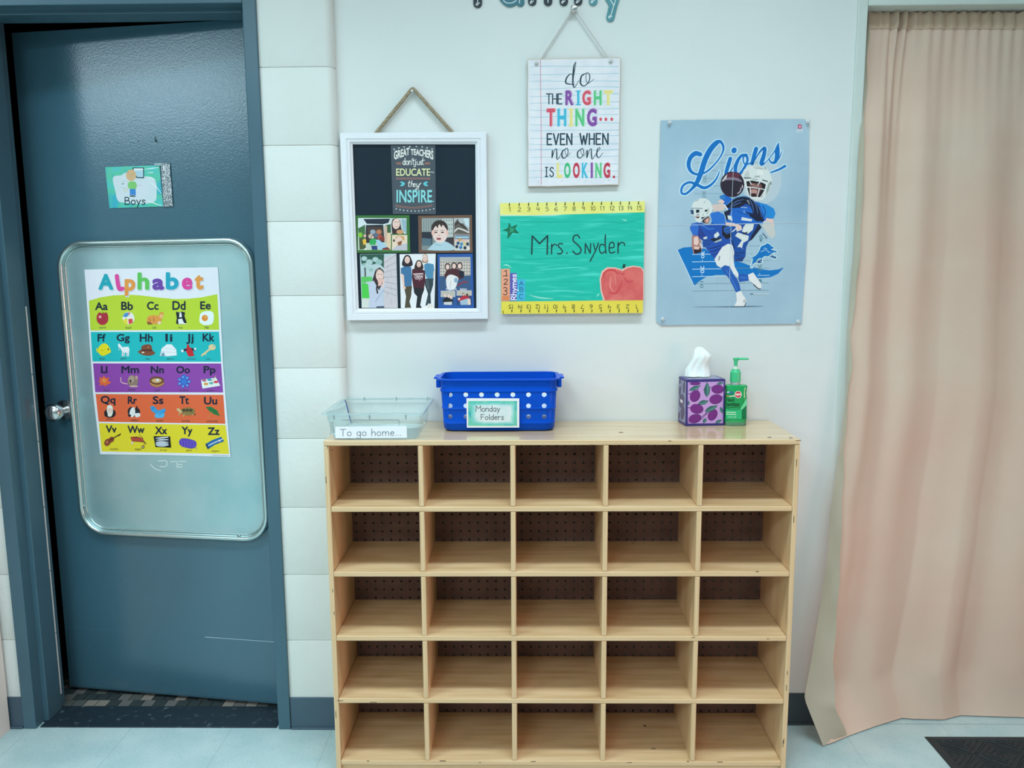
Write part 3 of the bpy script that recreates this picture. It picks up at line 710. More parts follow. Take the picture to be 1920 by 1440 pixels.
# ================================================================== things on the wall
# cut-out letters of the word along the top (only their lower ends are in the photograph)
def letter(name, strokes, w, col, lab, inner):
    A = Art(Y=-.004); A.view(860, 0, 5.053)
    T_ = .003
    # solid body: the thick stroke drawn as stacked outlines, front and back, with a dark rim
    for pts in strokes:
        p = crom(pts, 8)
        L, Rr = [], []
        for i in range(len(p)):
            a0, a1 = p[max(i-1, 0)], p[min(i+1, len(p)-1)]; d = math.hypot(a1[0]-a0[0], a1[1]-a0[1]) or 1
            nx, ny = -(a1[1]-a0[1])/d*w/2, (a1[0]-a0[0])/d*w/2
            L.append((p[i][0]+nx, p[i][1]+ny)); Rr.append((p[i][0]-nx, p[i][1]-ny))
        def cap(c, q):
            a = math.atan2(q[1]-c[1], q[0]-c[0]); return [(c[0]+w/2*math.cos(a-PI*k/8), c[1]+w/2*math.sin(a-PI*k/8)) for k in range(1, 8)]
        out = L+cap(p[-1], L[-1])+Rr[::-1]+cap(p[0], Rr[0])
        n = len(out); b0 = len(A.v); A.v += [A.pt(*q) for q in out]+[A.pt(*q, h=-T_) for q in out]; i_ = A.mi(col)
        for k in range(n): A.f.append((b0+k, b0+(k+1) % n, b0+n+(k+1) % n, b0+n+k)); A.fm.append(i_)
        m = len(p)
        for k in range(m-1):
            A.f.append((b0+k, b0+k+1, b0+n-1-7-(k+1), b0+n-1-7-k)); A.fm.append(i_)
        A.f.append(tuple(b0+k for k in range(m-1, m+8))); A.fm.append(i_)
        A.f.append(tuple([b0+n-8]+[b0+k for k in range(n-7, n)]+[b0])); A.fm.append(i_)
        A.up()
    for pts in inner: A.S(pts, 7, 'DDEFF2')
    o = A.build(name); tag(o, lab, 'letter', 'wall letters spelling Family')
loopy = lambda x, y: [(x, y-120), (x, y-20), (x-12, y), (x-14, y+12), (x-2, y+12), (x+4, y-2), (x+12, y-4), (x+18, y-10)]
DK, MD, TL = 'print', None, None
k1 = mat('letter black', '1E2C36', .4); k2 = mat('letter teal', '3E7C8C', .4, h2='356E7E', scale=30); k3 = mat('letter teal light', '4F96A0', .4, h2='458894', scale=30)
letter('wall_letter', [[(180, -330), (180, -180), (180, 32)], [(180, -320), (300, -320)], [(180, -170), (270, -170)]], 82, k1, 'black cut-out letter F at the top edge, first of the word Family', [loopy(180, 36)])
letter('wall_letter', [[(570, -190), (480, -200), (410, -120), (420, -30), (480, 25), (550, -10), (580, -80)], [(580, -190), (578, -60), (585, 22)]], 78, k2, 'teal cut-out letter a at the top edge, right after the black F', [[(400, -40), (440, 20), (500, 28), (545, 5)], [(578, -60), (576, 30)]])
letter('wall_letter', [[(697, -190), (697, 12)], [(697, -150), (770, -205), (845, -140), (847, 14)], [(847, -140), (920, -205), (992, -140), (996, 14)]], 80, k1, 'dark cut-out letter m at the top edge with three rounded feet', [loopy(692, 18), [(846, -100), (846, 25)], loopy(990, 16)])
letter('wall_letter', [[(1133, -190), (1133, 10)]], 80, k1, 'dark cut-out letter i at the top edge above the clear hook', [loopy(1128, 14)])
letter('wall_letter', [[(1275, -330), (1275, 12)]], 80, k3, 'pale teal cut-out letter l at the top edge, just left of the letter y', [loopy(1268, 12)])
letter('wall_letter', [[(1390, -190), (1410, -60), (1465, 40)], [(1520, -190), (1490, -30), (1465, 50), (1438, 165)]], 78, k3, 'teal cut-out letter y at the top edge whose tail hangs lowest', [[(1400, -60), (1470, 50)], [(1500, -40), (1465, 70), (1440, 150), (1428, 172), (1420, 160), (1432, 150), (1452, 158)]])

# notebook-paper sign on its cord and hook
hk = onY(1076, 17, -.014)
t = thing('wall_hook', 'clear round hook on the wall holding the cord of the notebook sign', 'hook', (hk.x, -.002, hk.z))
bm = BM(); lathe(bm, [(.008, 0), (.0085, .001), (.006, .004), (.004, .006), (.0045, .010), (.0085, .014), (.0095, .019), (.0075, .023), (.002, .025)], (hk.x, -.001, hk.z), Vector((0, -1, 0)), 20)
mk('hook_ball', bm, mat('clear hook', 'C8D6D8', .1, .7), t, smooth=True)
t = thing('hanging_sign', 'white notebook-paper sign reading do the right thing, hung by a thin cord', 'sign', (.108, -.008, 1.5905))
A = Art(Y=-.013); A.view(0, 0, 1)
edge = []
corn = [(989, 111), (1163, 108), (1160, 347), (990, 350)]
for i in range(4):
    a, b = corn[i], corn[(i+1) % 4]
    for k in range(9):
        j = 0 if k == 0 else .6
        edge.append((lerp(a[0], b[0], k/9)+random.uniform(-j, j), lerp(a[1], b[1], k/9)+random.uniform(-j, j)))
A.slab(edge, 'C6C2B6', .012, mat('raw board edge', '9A9486', .7))
A.P([(lerp(q[0], 1076, .012), lerp(q[1], 229, .012)) for q in edge], mat('sign white', 'DDE8EE', .5, h2='D2E0E8', scale=25))
A.view(860, 0, 5.053)
for y0, y1 in ((632, 632), (710, 695), (772, 770), (845, 825), (915, 890), (978, 965), (1045, 1028), (1110, 1085), (1182, 1165), (1238, 1232), (1310, 1285), (1368, 1362), (1420, 1418)):
    A.S([(672, y0+random.uniform(-3, 3)), (850, y0+random.uniform(-5, 5)), (1080, (y0+y1)/2+random.uniform(-4, 4)), (1300, y1+random.uniform(-5, 5)), (1516, y1)], [3, 5, 3.5, 4, 6], '8FC4D4')
A.view(970, 230, 8.727)
for y0, y1 in ((450, 445), (572, 548), (683, 672), (792, 792), (900, 890)):
    A.S([(195, y0), (400, y0-6), (900, (y0+y1)/2), (1300, y1+6), (1650, y1)], [5, 7, 5, 6, 8], '8FC4D4')
A.view(860, 0, 5.053)
A.S([(775, 568), (778, 900), (782, 1300), (782, 1748)], 5, 'C0668A')
ik = '24404E'
A.S([(1100, 800), (1020, 790), (1022, 740), (1060, 700), (1085, 720)], [6.0, 13.5, 13.5, 7.5, 6.0], ik); A.S([(1085, 740), (1110, 600), (1104, 596), (1090, 640), (1082, 780), (1098, 828), (1140, 760)], [9.0, 6.0, 6.0, 13.5, 15.0, 9.0, 4.5], ik)
A.S([(1220, 690), (1165, 720), (1155, 790), (1190, 815), (1235, 770), (1240, 710), (1215, 690), (1205, 740), (1225, 790), (1282, 750)], [6.0, 13.5, 15.0, 9.0, 9.0, 9.0, 6.0, 6.0, 6.0, 4.5], ik)
A.H('THE', 832, 985, 978, 95, 11, ik)
def slabtext(txt, xs, y0, y1, cols, bold=.035):
    for ch, (a, b), c in zip(txt, xs, cols):
        A.T(ch, a+9, y0-6, b+9, y1-6, {'7D4FA0': 'B79AC8', '3FB4D4': 'A8DCE8', 'CF5468': 'E2A4AE', '56C484': 'A4DFBE', 'DFDC8A': 'E6E6B4', 'B8384E': 'E0A0AC', '3DB87C': 'A0DCC0'}[c], bold)
        A.T(ch, a, y0, b, y1, c, bold)
pu, bl, rd, gr, ye = '7D4FA0', '3FB4D4', 'CF5468', '56C484', 'DFDC8A'
slabtext('RIGHT', [(1010, 1088), (1122, 1142), (1170, 1250), (1280, 1352), (1375, 1455)], 858, 998, [pu, bl, rd, gr, ye])
for x in (1132, 1408): pass
slabtext('THING', [(832, 912), (935, 1018), (1052, 1074), (1105, 1188), (1215, 1306)], 1030, 1198, [rd, bl, ye, gr, pu])
for x, c, y0, y1 in ((1132, bl, 864, 992), (1063, ye, 1036, 1192)):
    for y in (y0, y1): A.S([(x-22, y), (x+22, y)], 10, c)
for x in (1345, 1395, 1450): A.E(x, 1130, 13, 17, rd)
A.H('EVEN', 840, 1370, 1072, 102, 14, ik, sp=2.6); A.H('WHEN', 1150, 1368, 1415, 102, 14, ik, sp=2.6)
A.view(970, 230, 8.727)
A.S([(568, 570), (575, 450), (570, 560), (610, 450), (640, 430), (645, 520), (650, 600), (690, 560), (740, 450)], [20.3, 20.3, 17.4, 10.2, 13.0, 20.3, 14.5, 10.2, 7.2], ik)
A.S([(800, 420), (735, 480), (738, 570), (790, 570), (830, 490), (815, 420), (780, 440), (790, 520), (820, 550), (868, 495)], [8.7, 20.3, 21.8, 13.0, 13.0, 13.0, 8.7, 8.7, 8.7, 7.2], ik)
A.S([(1060, 420), (990, 480), (990, 560), (1040, 575), (1085, 500), (1070, 425), (1040, 440), (1050, 510), (1090, 540), (1130, 470)], [8.7, 20.3, 21.8, 13.0, 13.0, 13.0, 8.7, 8.7, 8.7, 7.2], ik)
A.S([(1138, 570), (1145, 450), (1140, 560), (1180, 450), (1210, 430), (1212, 520), (1222, 598), (1260, 550), (1310, 480), (1350, 430), (1345, 405), (1310, 440), (1300, 540), (1340, 570), (1400, 490)], [20.3, 20.3, 17.4, 10.2, 13.0, 20.3, 14.5, 10.2, 8.7, 11.6, 8.7, 17.4, 20.3, 11.6, 7.2], ik)
A.H('IS', 456, 882, 592, 150, 18, ik, sp=3)
slabtext('LOOKING', [(645, 735), (765, 868), (910, 1018), (1055, 1155), (1200, 1232), (1275, 1375), (1410, 1515)], 655, 908, [ye, '3DB87C', 'B8384E', bl, pu, gr, 'B8384E'])
A.E(1580, 888, 20, 22, 'B8384E')
for x, y in ((345, 965), (730, 955), (1118, 955), (1500, 942)): A.E(x, y, 7, 9, '9AA8AE')
A.build('board', t)
for x, y in ((1006, 119), (1145, 115)):
    bm = BM(); a = onY(x, y, -.0135); bmesh.ops.create_uvsphere(bm, u_segments=10, v_segments=6, radius=.0055, matrix=Matrix.Translation((a.x, -.0145, a.z)))
    mk('knot', bm, mat('pale cord', 'BCCAC8', .8), t, smooth=True)
bm = BM()
a, b = onY(1016, 109, -.010), onY(1137, 106, -.010)
tube(bm, [(a.x, -.009, a.z-.01), (a.x, -.010, a.z+.002), (hk.x-.007, -.0095, hk.z-.006), (hk.x-.004, -.0095, hk.z+.006), (hk.x+.004, -.0095, hk.z+.006), (hk.x+.007, -.0095, hk.z-.006), (b.x, -.010, b.z+.002), (b.x, -.009, b.z-.01)], .0019, 8)
mk('cord', bm, mat('pale cord', 'BCCAC8', .8), t, smooth=True)

# white frame with chalkboard, on a jute rope
nl = onY(774, 172, -.012)
t = thing('nail', 'small pale nail in the wall holding the jute rope of the white frame', 'nail', (nl.x, -.001, nl.z))
bm = BM(); lathe(bm, [(.0012, 0), (.0012, .020), (.0035, .0205), (.0035, .022), (.001, .0225)], (nl.x, 0, nl.z), Vector((0, -1, 0)), 14); mk('nail_head', bm, mat('nail metal', 'C8D4D4', .3, .8), t, smooth=True)
t = thing('picture_frame', 'white wooden frame around a black chalkboard, hung by jute rope, near the block pier', 'frame', (-.328, -.012, 1.2275))
fo = [(637, 249), (912, 247), (915, 598), (651, 601)]
fi = [(661.5, 271), (891.5, 271), (893.5, 578), (673, 578.5)]
def rect_of(q, Y):
    p = [onY(x, y, Y) for x, y in q]
    return [(a.x, a.z) for a in p]
FO = rect_of(fo, -.024); FI = rect_of(fi, -.012)
steps = [(0, -.003), (0, -.0225), (.03, -.024), (.52, -.024), (.55, -.0215), (.60, -.0215), (.64, -.023), (.80, -.0225), (.84, -.019), (1.0, -.017), (1.0, -.011)]
bm = BM(); rings = []
for k, y in steps: rings.append([Vector((lerp(o[0], i_[0], k), y, lerp(o[1], i_[1], k))) for o, i_ in zip(FO, FI)])
loft(bm, rings, False, False)
mk('frame', bm, mat('white frame paint', 'DCEAF0', .35, h2='D6E6EE', scale=6), t)
bm = BM(); xs = [p[0] for p in FI]; zs2 = [p[1] for p in FI]
box(bm, min(xs)-.006, max(xs)+.006, -.0115, -.004, min(zs2)-.006, max(zs2)+.006); mk('chalkboard', bm, mat('chalkboard black', '1B2A36', .6, h2='1E2E3A', scale=5, spec=.15), t)
bm = BM()
def rope(bm, pts, r):
    # three twisted strands
    P = [Vector(p) for p in crom([tuple(p) for p in pts], 14)]
    for s in range(3):
        q = []; L = 0
        for i, p in enumerate(P):
            if i: L += (p-P[i-1]).length
            d = (P[min(i+1, len(P)-1)]-P[max(i-1, 0)]).normalized(); a = d.cross(Vector((0, 1, 0))).normalized(); b = d.cross(a)
            th = L/.017*2*PI+s*2*PI/3; q.append(p+(a*math.cos(th)+b*math.sin(th))*r*.55)
        tube(bm, q, r*.62, 7)
a, b = onY(700, 249, -.012), onY(852, 247, -.012)
def seg(p, q, n): return [tuple(Vector(p).lerp(Vector(q), k/n)) for k in range(n)]
top = Vector((nl.x, -.012, nl.z+.004))
rope(bm, seg((a.x, -.010, a.z-.008), (top.x-.012, -.012, top.z-.008), 8)+[(top.x-.004, -.012, top.z+.001), (top.x+.004, -.012, top.z+.001)]+seg((top.x+.012, -.012, top.z-.008), (b.x, -.010, b.z-.008), 8)+[(b.x, -.010, b.z-.008)], .0046)
mk('rope', bm, mat('jute rope', 'ABA78F', .9, h2='77745F', scale=300), t, smooth=True)

# quote card
PY = -.0132
def sheet(pts, c, Y=PY, view=(620, 380, 6.194)):
    A = Art(Y=Y); A.view(*view); A.slab(pts, c, .0009); return A
A = sheet([(697, 757), (1215, 755), (1222, 1560), (722, 1558)], '47545E', view=(620, 150, 6.194))
cr = 'DDE9E4'
for x, y in ((737, 806), (792, 790), (852, 778), (918, 774), (995, 772), (1062, 776), (1120, 788), (1178, 803)): A.E(x, y, 9, 9, 'C0D4D4', n=8)
def arc(y0, y1, x0, x1, up):
    return lambda u, v: (x0+u*(x1-x0), y1+(y0-y1)*v - up*(1-(2*u-1)**2))
A.T('GREAT', 0, 0, 0, 0, cr, .03, fn=lambda u, v: (735+u*180, (930-62*u)-v*(105-20*u)+0))
A.T('TEACHERS', 0, 0, 0, 0, cr, .03, fn=lambda u, v: (930+u*262, (872+58*u*u)-v*(72+38*u*u)))
for x0, x1 in ((765, 820), (1095, 1155)):
    for y in (962, 976): A.S([(x0, y), (x1, y)], 5, 'D08A5E')
A.H('don', 838, 985, 935, 75, 8, cr); A.S('945,930 950,905', 6, cr); A.S('962,915 958,975 972,985', 8, cr); A.S('945,935 980,932', 6, cr)
A.S('985,940 985,1000 965,1005', 8, cr); A.E(990, 922, 5, 5, cr, n=8); A.S('1005,945 1005,980 1030,980 1035,945', 8, cr); A.H('s', 1040, 985, 1058, 65, 7, cr); A.S('1072,905 1066,970 1080,985', 8, cr); A.S('1055,935 1095,930', 6, cr)
A.T('EDUCATE', 756, 1030, 1155, 1118, '2E3A34', .05); A.T('EDUCATE', 760, 1027, 1155, 1114, 'D6E2B0', .02); A.S('1162,1072 1180,1066 1198,1078', 6, cr)
for y in (1138, 1150): A.S([(760, y), (1160, y)], 4, 'C08674')
for s_, x in ((1, 805), (-1, 1132)):
    A.P([(x, 1185), (x+s_*30, 1180), (x+s_*58, 1205), (x+s_*30, 1232), (x, 1228), (x+s_*22, 1207)], '5FC4D0', 1)
A.S('898,1195 935,1190', 6, cr); A.S('915,1170 905,1230 918,1238', 8, cr); A.S('945,1168 930,1240 940,1208 958,1205 955,1240', 7, cr); A.H('e', 962, 1240, 985, 62, 7, cr)
A.S('1000,1202 1000,1235 1025,1230 1030,1202 1018,1260 985,1275 1010,1240 1050,1195', 7, cr)
for q, c, o in (('2E4A54', 0, 5), ('86D4D8', 0, 0)):
    A.T('INSPIRE', 765+o, 1275+o, 1178+o, 1425+o, q, .02 if o == 0 else .04)
A.E(1190, 1410, 7, 7, '86D4D8')
for dy in (0, 14): A.S([(755, 1452+dy), (960, 1478+dy), (1180, 1450+dy)], 4, 'B07A66')
for k in range(11): A.E(762+k*43.5, 1496+26*(1-((k-5)/5)**2), 8, 8, 'C0D4D4', n=8)
tag(A.build('quote_card'), 'dark card with chalk lettering Great Teachers, pinned at the top of the chalkboard', 'card')

# photographs
skin, skin2, hair, hair2 = 'E6C9BE', 'D8B0A0', '3A2E30', '5A4438'
g_ = 'snapshots on the chalkboard'
A = sheet([(290, 148), (915, 145), (925, 580), (305, 583)], '3A7038')
A.R(318, 178, 700, 552, 'B8CCC0'); A.P('318,178 690,178 690,260 318,290', 'C9DDE2'); A.P('318,300 400,255 400,420 330,420', '3F6E44'); A.P('640,260 698,250 700,350 640,350', '38603E')
A.P('380,190 690,185 670,235 610,250 420,245', '26303F'); A.P('410,260 610,255 625,460 400,470', '2C3038'); A.P('425,285 600,285 610,440 430,440', '4A3E3A')
for x, y, c in ((490, 340, '8FA4B4'), (560, 340, 'B07A5A'), (470, 390, 'C0B4A0'), (570, 400, 'A85040'), (520, 380, '5A6A80'), (600, 420, '7A3A30')): A.E(x, y, 32, 28, c)
A.P('625,270 655,270 660,460 625,460', 'C8B0A0'); A.P('655,350 700,350 700,550 650,500', 'D8C8A8')
A.P('330,420 360,410 400,430 410,540 335,545', '4A5A3A'); A.P('370,430 410,420 415,480 380,490', 'E0B840'); A.E(345, 375, 26, 30, '7CC040'); A.E(398, 385, 16, 18, skin2)
A.P('450,440 490,410 530,425 520,490 455,490', '2FA858'); A.E(490, 400, 18, 26, hair); A.E(489, 402, 12, 18, skin); A.P('470,500 540,500 545,550 480,550', '2A4478')
A.P('520,430 560,430 690,540 560,552 545,500', '9CC8DC'); A.P('600,530 660,515 700,550 600,552', '7A3A38'); A.E(405, 540, 16, 12, 'D8E4DC'); A.R(318, 548, 700, 553, '7FA070')
A.R(700, 180, 882, 362, 'BFD0D0'); A.P('820,190 882,195 882,360 840,330', '8FB4C0'); A.P('705,250 720,190 765,178 805,205 820,300 850,362 715,362', hair); A.E(762, 245, 44, 62, skin, .1); A.S('745,225 760,222', 5, hair); A.S('775,225 790,222', 5, hair); A.S('750,275 765,282 780,274', 5, 'B86A68'); A.E(805, 340, 42, 26, 'C89A70')
A.R(712, 375, 890, 555, 'DCD2BC'); A.P('750,400 790,383 850,390 860,440 830,430 760,450', 'C8A060'); A.E(795, 440, 40, 48, skin); A.P('720,540 780,490 850,480 890,470 890,555 715,555', 'B8BEC8'); A.P('775,460 830,440 820,490 785,500', '8A5A3A'); A.E(735, 440, 12, 16, '4A3A34')
tag(A.build('photo_print'), 'green-bordered photo collage of a loaded car boot, upper left on the chalkboard', 'photograph', g_)
A = sheet([(1015, 150), (1640, 143), (1650, 580), (1022, 582)], '6A5446')
A.R(1058, 178, 1425, 552, '7C8C8C'); 
for k in range(8): A.R(1062+k*28, 180, 1074+k*28, 340, '94A4A2')
A.R(1290, 185, 1422, 400, 'AFC0BC')
for x in range(4):
    for y in range(4): A.E(1315+x*30, 205+y*50, 8, 6, '5A6868', n=8)
A.P('1058,340 1180,340 1180,490 1058,470', '2A323C'); A.P('1060,410 1170,420 1170,500 1060,500', '53707C'); A.P('1330,410 1425,400 1425,500 1330,480', '3A3A40')
A.P('1150,520 1230,450 1330,450 1420,500 1420,552 1145,552', 'A8CCD6', 1)
A.E(1265, 300, 98, 98, '38302E'); A.E(1270, 360, 88, 108, 'E8CFC8'); A.E(1190, 350, 20, 34, 'DDBBB0'); A.E(1352, 350, 18, 34, 'DDBBB0')
A.P('1175,330 1190,240 1265,205 1340,240 1362,330 1330,290 1300,240 1290,290 1260,245 1240,300 1220,260', '38302E')
for x in (1222, 1298): A.E(x, 345, 18, 8, '4A3A38'); A.S([(x-22, 325), (x, 318), (x+22, 325)], 5, '6A5048')
A.E(1258, 378, 15, 9, 'D8A8A0'); A.P('1225,415 1258,408 1285,416 1275,432 1238,432', '8A4A50'); A.S('1230,412 1258,408 1285,412', 4, 'C07A7A'); A.S('1215,470 1225,490 1285,495', 5, '6C98A4')
A.R(1432, 178, 1610, 358, 'A8B8BC'); A.P('1435,240 1475,185 1500,240 1540,240 1600,320 1605,358 1440,355', '5A5852', 0); A.S('1445,330 1480,300 1550,320 1600,345', 18, 'C8CCC8'); A.S('1450,260 1480,230 1530,270 1580,300', 14, '2E2C2A'); A.P('1540,180 1610,180 1610,290 1570,260', 'BCD8E0')
A.R(1437, 372, 1612, 556, 'C0CCC8'); A.R(1445, 378, 1608, 425, '4E7498'); A.R(1452, 392, 1600, 412, 'A8C8D0')
for x, y, c in ((1460, 440, 'D8B8A8'), (1500, 430, 'C09858'), (1540, 440, 'D0B0A0'), (1580, 440, 'D8B8A8'), (1480, 470, '34547C'), (1520, 480, '4A88A8'), (1560, 480, 'D0C088'), (1590, 480, '2E4058'), (1465, 510, '28344A'), (1510, 520, '3A78B0'), (1560, 525, '27313F'), (1600, 530, 'D8D8D0')): A.E(x, y, 18, 20, c)
tag(A.build('photo_print'), 'brown-bordered photo of a smiling dark-haired toddler, upper right on the chalkboard', 'photograph', g_)
A = sheet([(340, 597), (762, 591), (780, 1225), (360, 1222)], 'B0CCD0')
A.P('342,600 620,595 620,760 560,700 480,720 400,700 360,720', '2F5A4C'); 
for x, y, r in ((390, 650, 34), (450, 690, 40), (520, 660, 36), (420, 760, 30), (470, 780, 26), (560, 690, 40), (385, 720, 22)): A.E(x, y, r, r*.8, random.choice(['8FB8B4', '3E6A58', 'A4C8C8']))
A.S('398,760 402,850 396,925', 16, '3A4A44'); A.P('355,860 480,860 480,910 355,930', '58C060'); A.P('358,930 440,945 450,1110 362,1110', '4CC850')
A.P('362,1110 460,1110 470,1222 362,1222', 'C8D8D0'); A.P('618,640 760,592 778,1222 620,1222', 'C4C6CC')
for y0, y1 in ((700, 600), (760, 690), (810, 770), (865, 860), (920, 945), (975, 1010), (1030, 1080)): A.S([(620, y0), (765, y1)], 5, '8C9098', sm=0)
for k in range(6): A.S([(660+(k % 2)*40, 720+k*80), (662+(k % 2)*40, 780+k*80)], 4, 'A0A4AC')
A.P('500,850 520,780 570,750 615,790 620,900 590,1000 550,1040 520,960 480,910', hair); A.P('515,800 545,768 590,770 560,785', '8C7C70'); A.E(570, 845, 46, 66, skin); A.S('548,832 562,830', 6, hair); A.S('582,830 596,832', 6, hair); A.S('558,882 572,887 585,882', 6, 'B06A6A'); A.P('545,890 600,900 590,960 550,970', 'DDBBB0')
A.P('435,930 500,905 530,960 560,1020 620,900 640,960 600,1080 625,1222 440,1222 450,1100', 'B9C9DC', 0); A.S('520,1150 560,1090 620,1010', 8, '93A6BE'); A.P('600,900 622,870 620,980 600,1000', skin); A.P('530,1205 620,1200 625,1222 530,1222', '4A5868')
A.S('545,930 535,1000 545,1050', 18, hair)
tag(A.build('photo_print'), 'photo of a long-haired woman leaning on pale bricks, lower left on the chalkboard', 'photograph', g_)
A = sheet([(800, 598), (1220, 592), (1205, 1232), (815, 1225)], 'DCE8EC')
def woman(x, y, s, top, leg, hr, w1, hem, foot, shoe, turn=0):
    A.P([(x-62*s, y+70*s), (x-40*s, y-35*s), (x, y-62*s), (x+40*s, y-35*s), (x+62*s, y+70*s)], hr, 1); A.E(x+turn, y, 32*s, 44*s, skin); A.S([(x-16*s, y-6*s), (x-6*s, y-6*s)], 4, '3A3434'); A.S([(x+6*s, y-6*s), (x+16*s, y-6*s)], 4, '3A3434'); A.S([(x-14*s, y+20*s), (x, y+26*s), (x+14*s, y+20*s)], 5, 'B86068')
# left, right, middle figure
A.P('815,760 865,735 935,745 945,860 940,965 845,975 850,850 815,830', '3F74A0'); A.P('815,820 850,840 860,1000 840,1005', skin); A.P('850,975 945,965 935,1080 915,1150 935,1220 860,1222 875,1090', '4E4A3A')
A.P('1085,720 1120,700 1195,715 1205,800 1195,885 1120,890 1090,800', '4F8CB0'); A.P('1095,885 1195,880 1190,960 1160,1060 1165,1170 1100,1200 1130,1060 1095,960', '34444C'); A.P('1130,1170 1185,1180 1200,1222 1120,1228', 'D8DCD8'); A.P('1195,790 1208,800 1200,880 1192,870', skin)
A.P('945,775 1000,755 1040,765 1095,790 1100,900 1085,1000 960,985 945,880', '4A2430'); A.P('960,985 1090,1000 1060,1080 1040,1190 1060,1222 990,1222 1005,1090 970,1050', '22282E')
woman(890, 665, .95, 0, 0, '2C2830', 0, 0, 0, 0); woman(1025, 715, .8, 0, 0, '3A2A2A', 0, 0, 0, 0); 
A.P('1058,690 1070,610 1100,592 1128,615 1132,690 1110,700 1080,700', 'A08868'); A.E(1096, 645, 29, 42, skin); A.S('1078,640 1090,640', 4, '3A3434'); A.S('1102,640 1114,640', 4, '3A3434'); A.S('1084,665 1096,670 1108,665', 5, 'B86068')
A.S('965,830 1070,825', 14, 'D8C8CC'); A.T('CREW', 972, 842, 1075, 878, 'E4D8DA', .03); A.S('985,888 1060,886', 6, 'D8C8CC'); A.E(1032, 903, 8, 8, 'C06070')
for x in (1108, 1124): A.S([(x, 900), (x+20, 1000)], 5, '6A7A84')
A.E(860, 990, 12, 16, skin)
tag(A.build('photo_print'), 'photo of three women standing arm in arm, lower middle on the chalkboard', 'photograph', g_)
A = sheet([(1240, 598), (1648, 592), (1665, 1225), (1250, 1225)], '2C5AA4')
A.R(1266, 632, 1625, 1010, '4E6478'); A.P('1266,632 1622,630 1625,665 1266,672', 'A8B0B0'); A.R(1268, 672, 1625, 850, 'C0C0B8')
for x in range(12):
    for y in range(5): A.E(1283+x*30, 692+y*36, 9, 11, '8C8880', n=8)
A.P('1268,860 1625,845 1625,1008 1268,1008', '3A5A80')
A.P('1320,840 1350,780 1440,760 1545,800 1550,870 1480,900 1330,890', '4A2A30'); A.P('1490,780 1550,800 1550,860 1500,870', '242838')
for x, y in ((1358, 745), (1433, 735), (1498, 735)): A.E(x, y, 34, 44, hair); A.E(x, y+2, 22, 30, skin)
A.P('1350,860 1400,835 1480,870 1470,930 1440,1000 1360,1005 1340,920', 'DCE4E4', 1); A.S('1395,910 1385,1000', 5, 'A8B4B8'); A.E(1455, 900, 22, 30, '88A8C4'); A.S('1480,960 1520,930 1580,920', 24, '7A4058')
A.T('TEAM', 1335, 995, 1460, 1020, 'DDE8EE', .02); A.T('2022', 1500, 995, 1580, 1018, 'DDE8EE', .02)
A.R(1278, 1020, 1450, 1190, '2E5A90'); A.R(1278, 1022, 1448, 1095, 'B4B8B0'); A.R(1462, 1018, 1640, 1190, '2E4A78'); A.R(1462, 1018, 1638, 1080, 'B8BAB0')
A.P('1300,1130 1340,1095 1410,1100 1425,1160 1400,1175 1310,1160', '20242C'); A.P('1315,1155 1410,1150 1405,1188 1315,1185', 'C8D0D0')
for x, y in ((1330, 1080), (1372, 1085), (1400, 1100)): A.E(x, y, 16, 20, skin)
A.P('1475,1130 1540,1075 1600,1080 1615,1120 1500,1150', 'B03040'); A.P('1500,1140 1600,1110 1625,1185 1510,1188', '9CBCCC'); A.E(1540, 1065, 14, 18, hair); A.E(1540, 1068, 10, 12, skin); A.E(1585, 1072, 14, 18, hair2); A.E(1490, 1118, 14, 14, skin); A.P('1590,1120 1620,1115 1628,1185 1595,1188', 'E0D0C0')
tag(A.build('photo_print'), 'blue-bordered team photo collage, lower right corner of the chalkboard', 'photograph', g_)

# painted canvas
t = thing('painted_canvas', 'green painted canvas reading Mrs. Snyder with yellow ruler edges and a red apple', 'painting', (.107, -.01, 1.246))
A = Art(Y=-.020); A.view(920, 360, 6)
yl = mat('ruler yellow paint', 'E6E06A', .5, h2='EDEB94', scale=9, stretch=(1, 1, 2)); yl2 = mat('ruler yellow strong', 'E4DA4E', .5, h2='DCD24A', scale=9)
gn = mat('green brush strokes', '1CC4AE', .45, h2='48D8C8', h3='10B8A2', scale=7, stretch=(1.2, 1, 12), detail=7, lo=.28, hi=.75)
A.slab([(105, 125), (1735, 103), (1712, 1362), (118, 1372)], gn, .019, mat('canvas edge', 'C8D8CC', .7, h2='7CCBB4', scale=10))
A.P('105,125 1735,103 1732,228 850,252 400,262 106,255', yl); A.P('120,1232 700,1228 1714,1215 1712,1362 118,1372', yl2)
A.P('106,255 400,262 850,252 700,268 250,270 108,272', 'B8E0CC')
for pts in ('130,600 400,640 900,620', '140,765 600,750 900,735', '550,880 900,850 1100,858', '140,800 300,830 320,870', '200,320 600,340 1000,330', '900,430 1300,420 1650,440', '700,1000 900,1010 1150,1000', '500,1120 800,1110 1150,1130', '1300,330 1500,350 1690,300'):
    A.S(pts, [4, 10, 4], random.choice(['12A894', '1AB2A0', '5ADCCC']))
for pts in ('435,1160 560,1190 700,1200', '1190,1180 1215,1150', '140,830 180,820 230,850', '1480,310 1520,320'): A.S(pts, [4, 16, 6], '8FDCCB')
A.P('205,340 235,395 302,360 275,415 322,468 248,458 188,532 192,445 130,430 195,405', '176A4E'); A.P('215,385 240,410 265,400 258,430 270,445 240,445 215,465 215,430', '2A9A70')
nk = '1E4640'
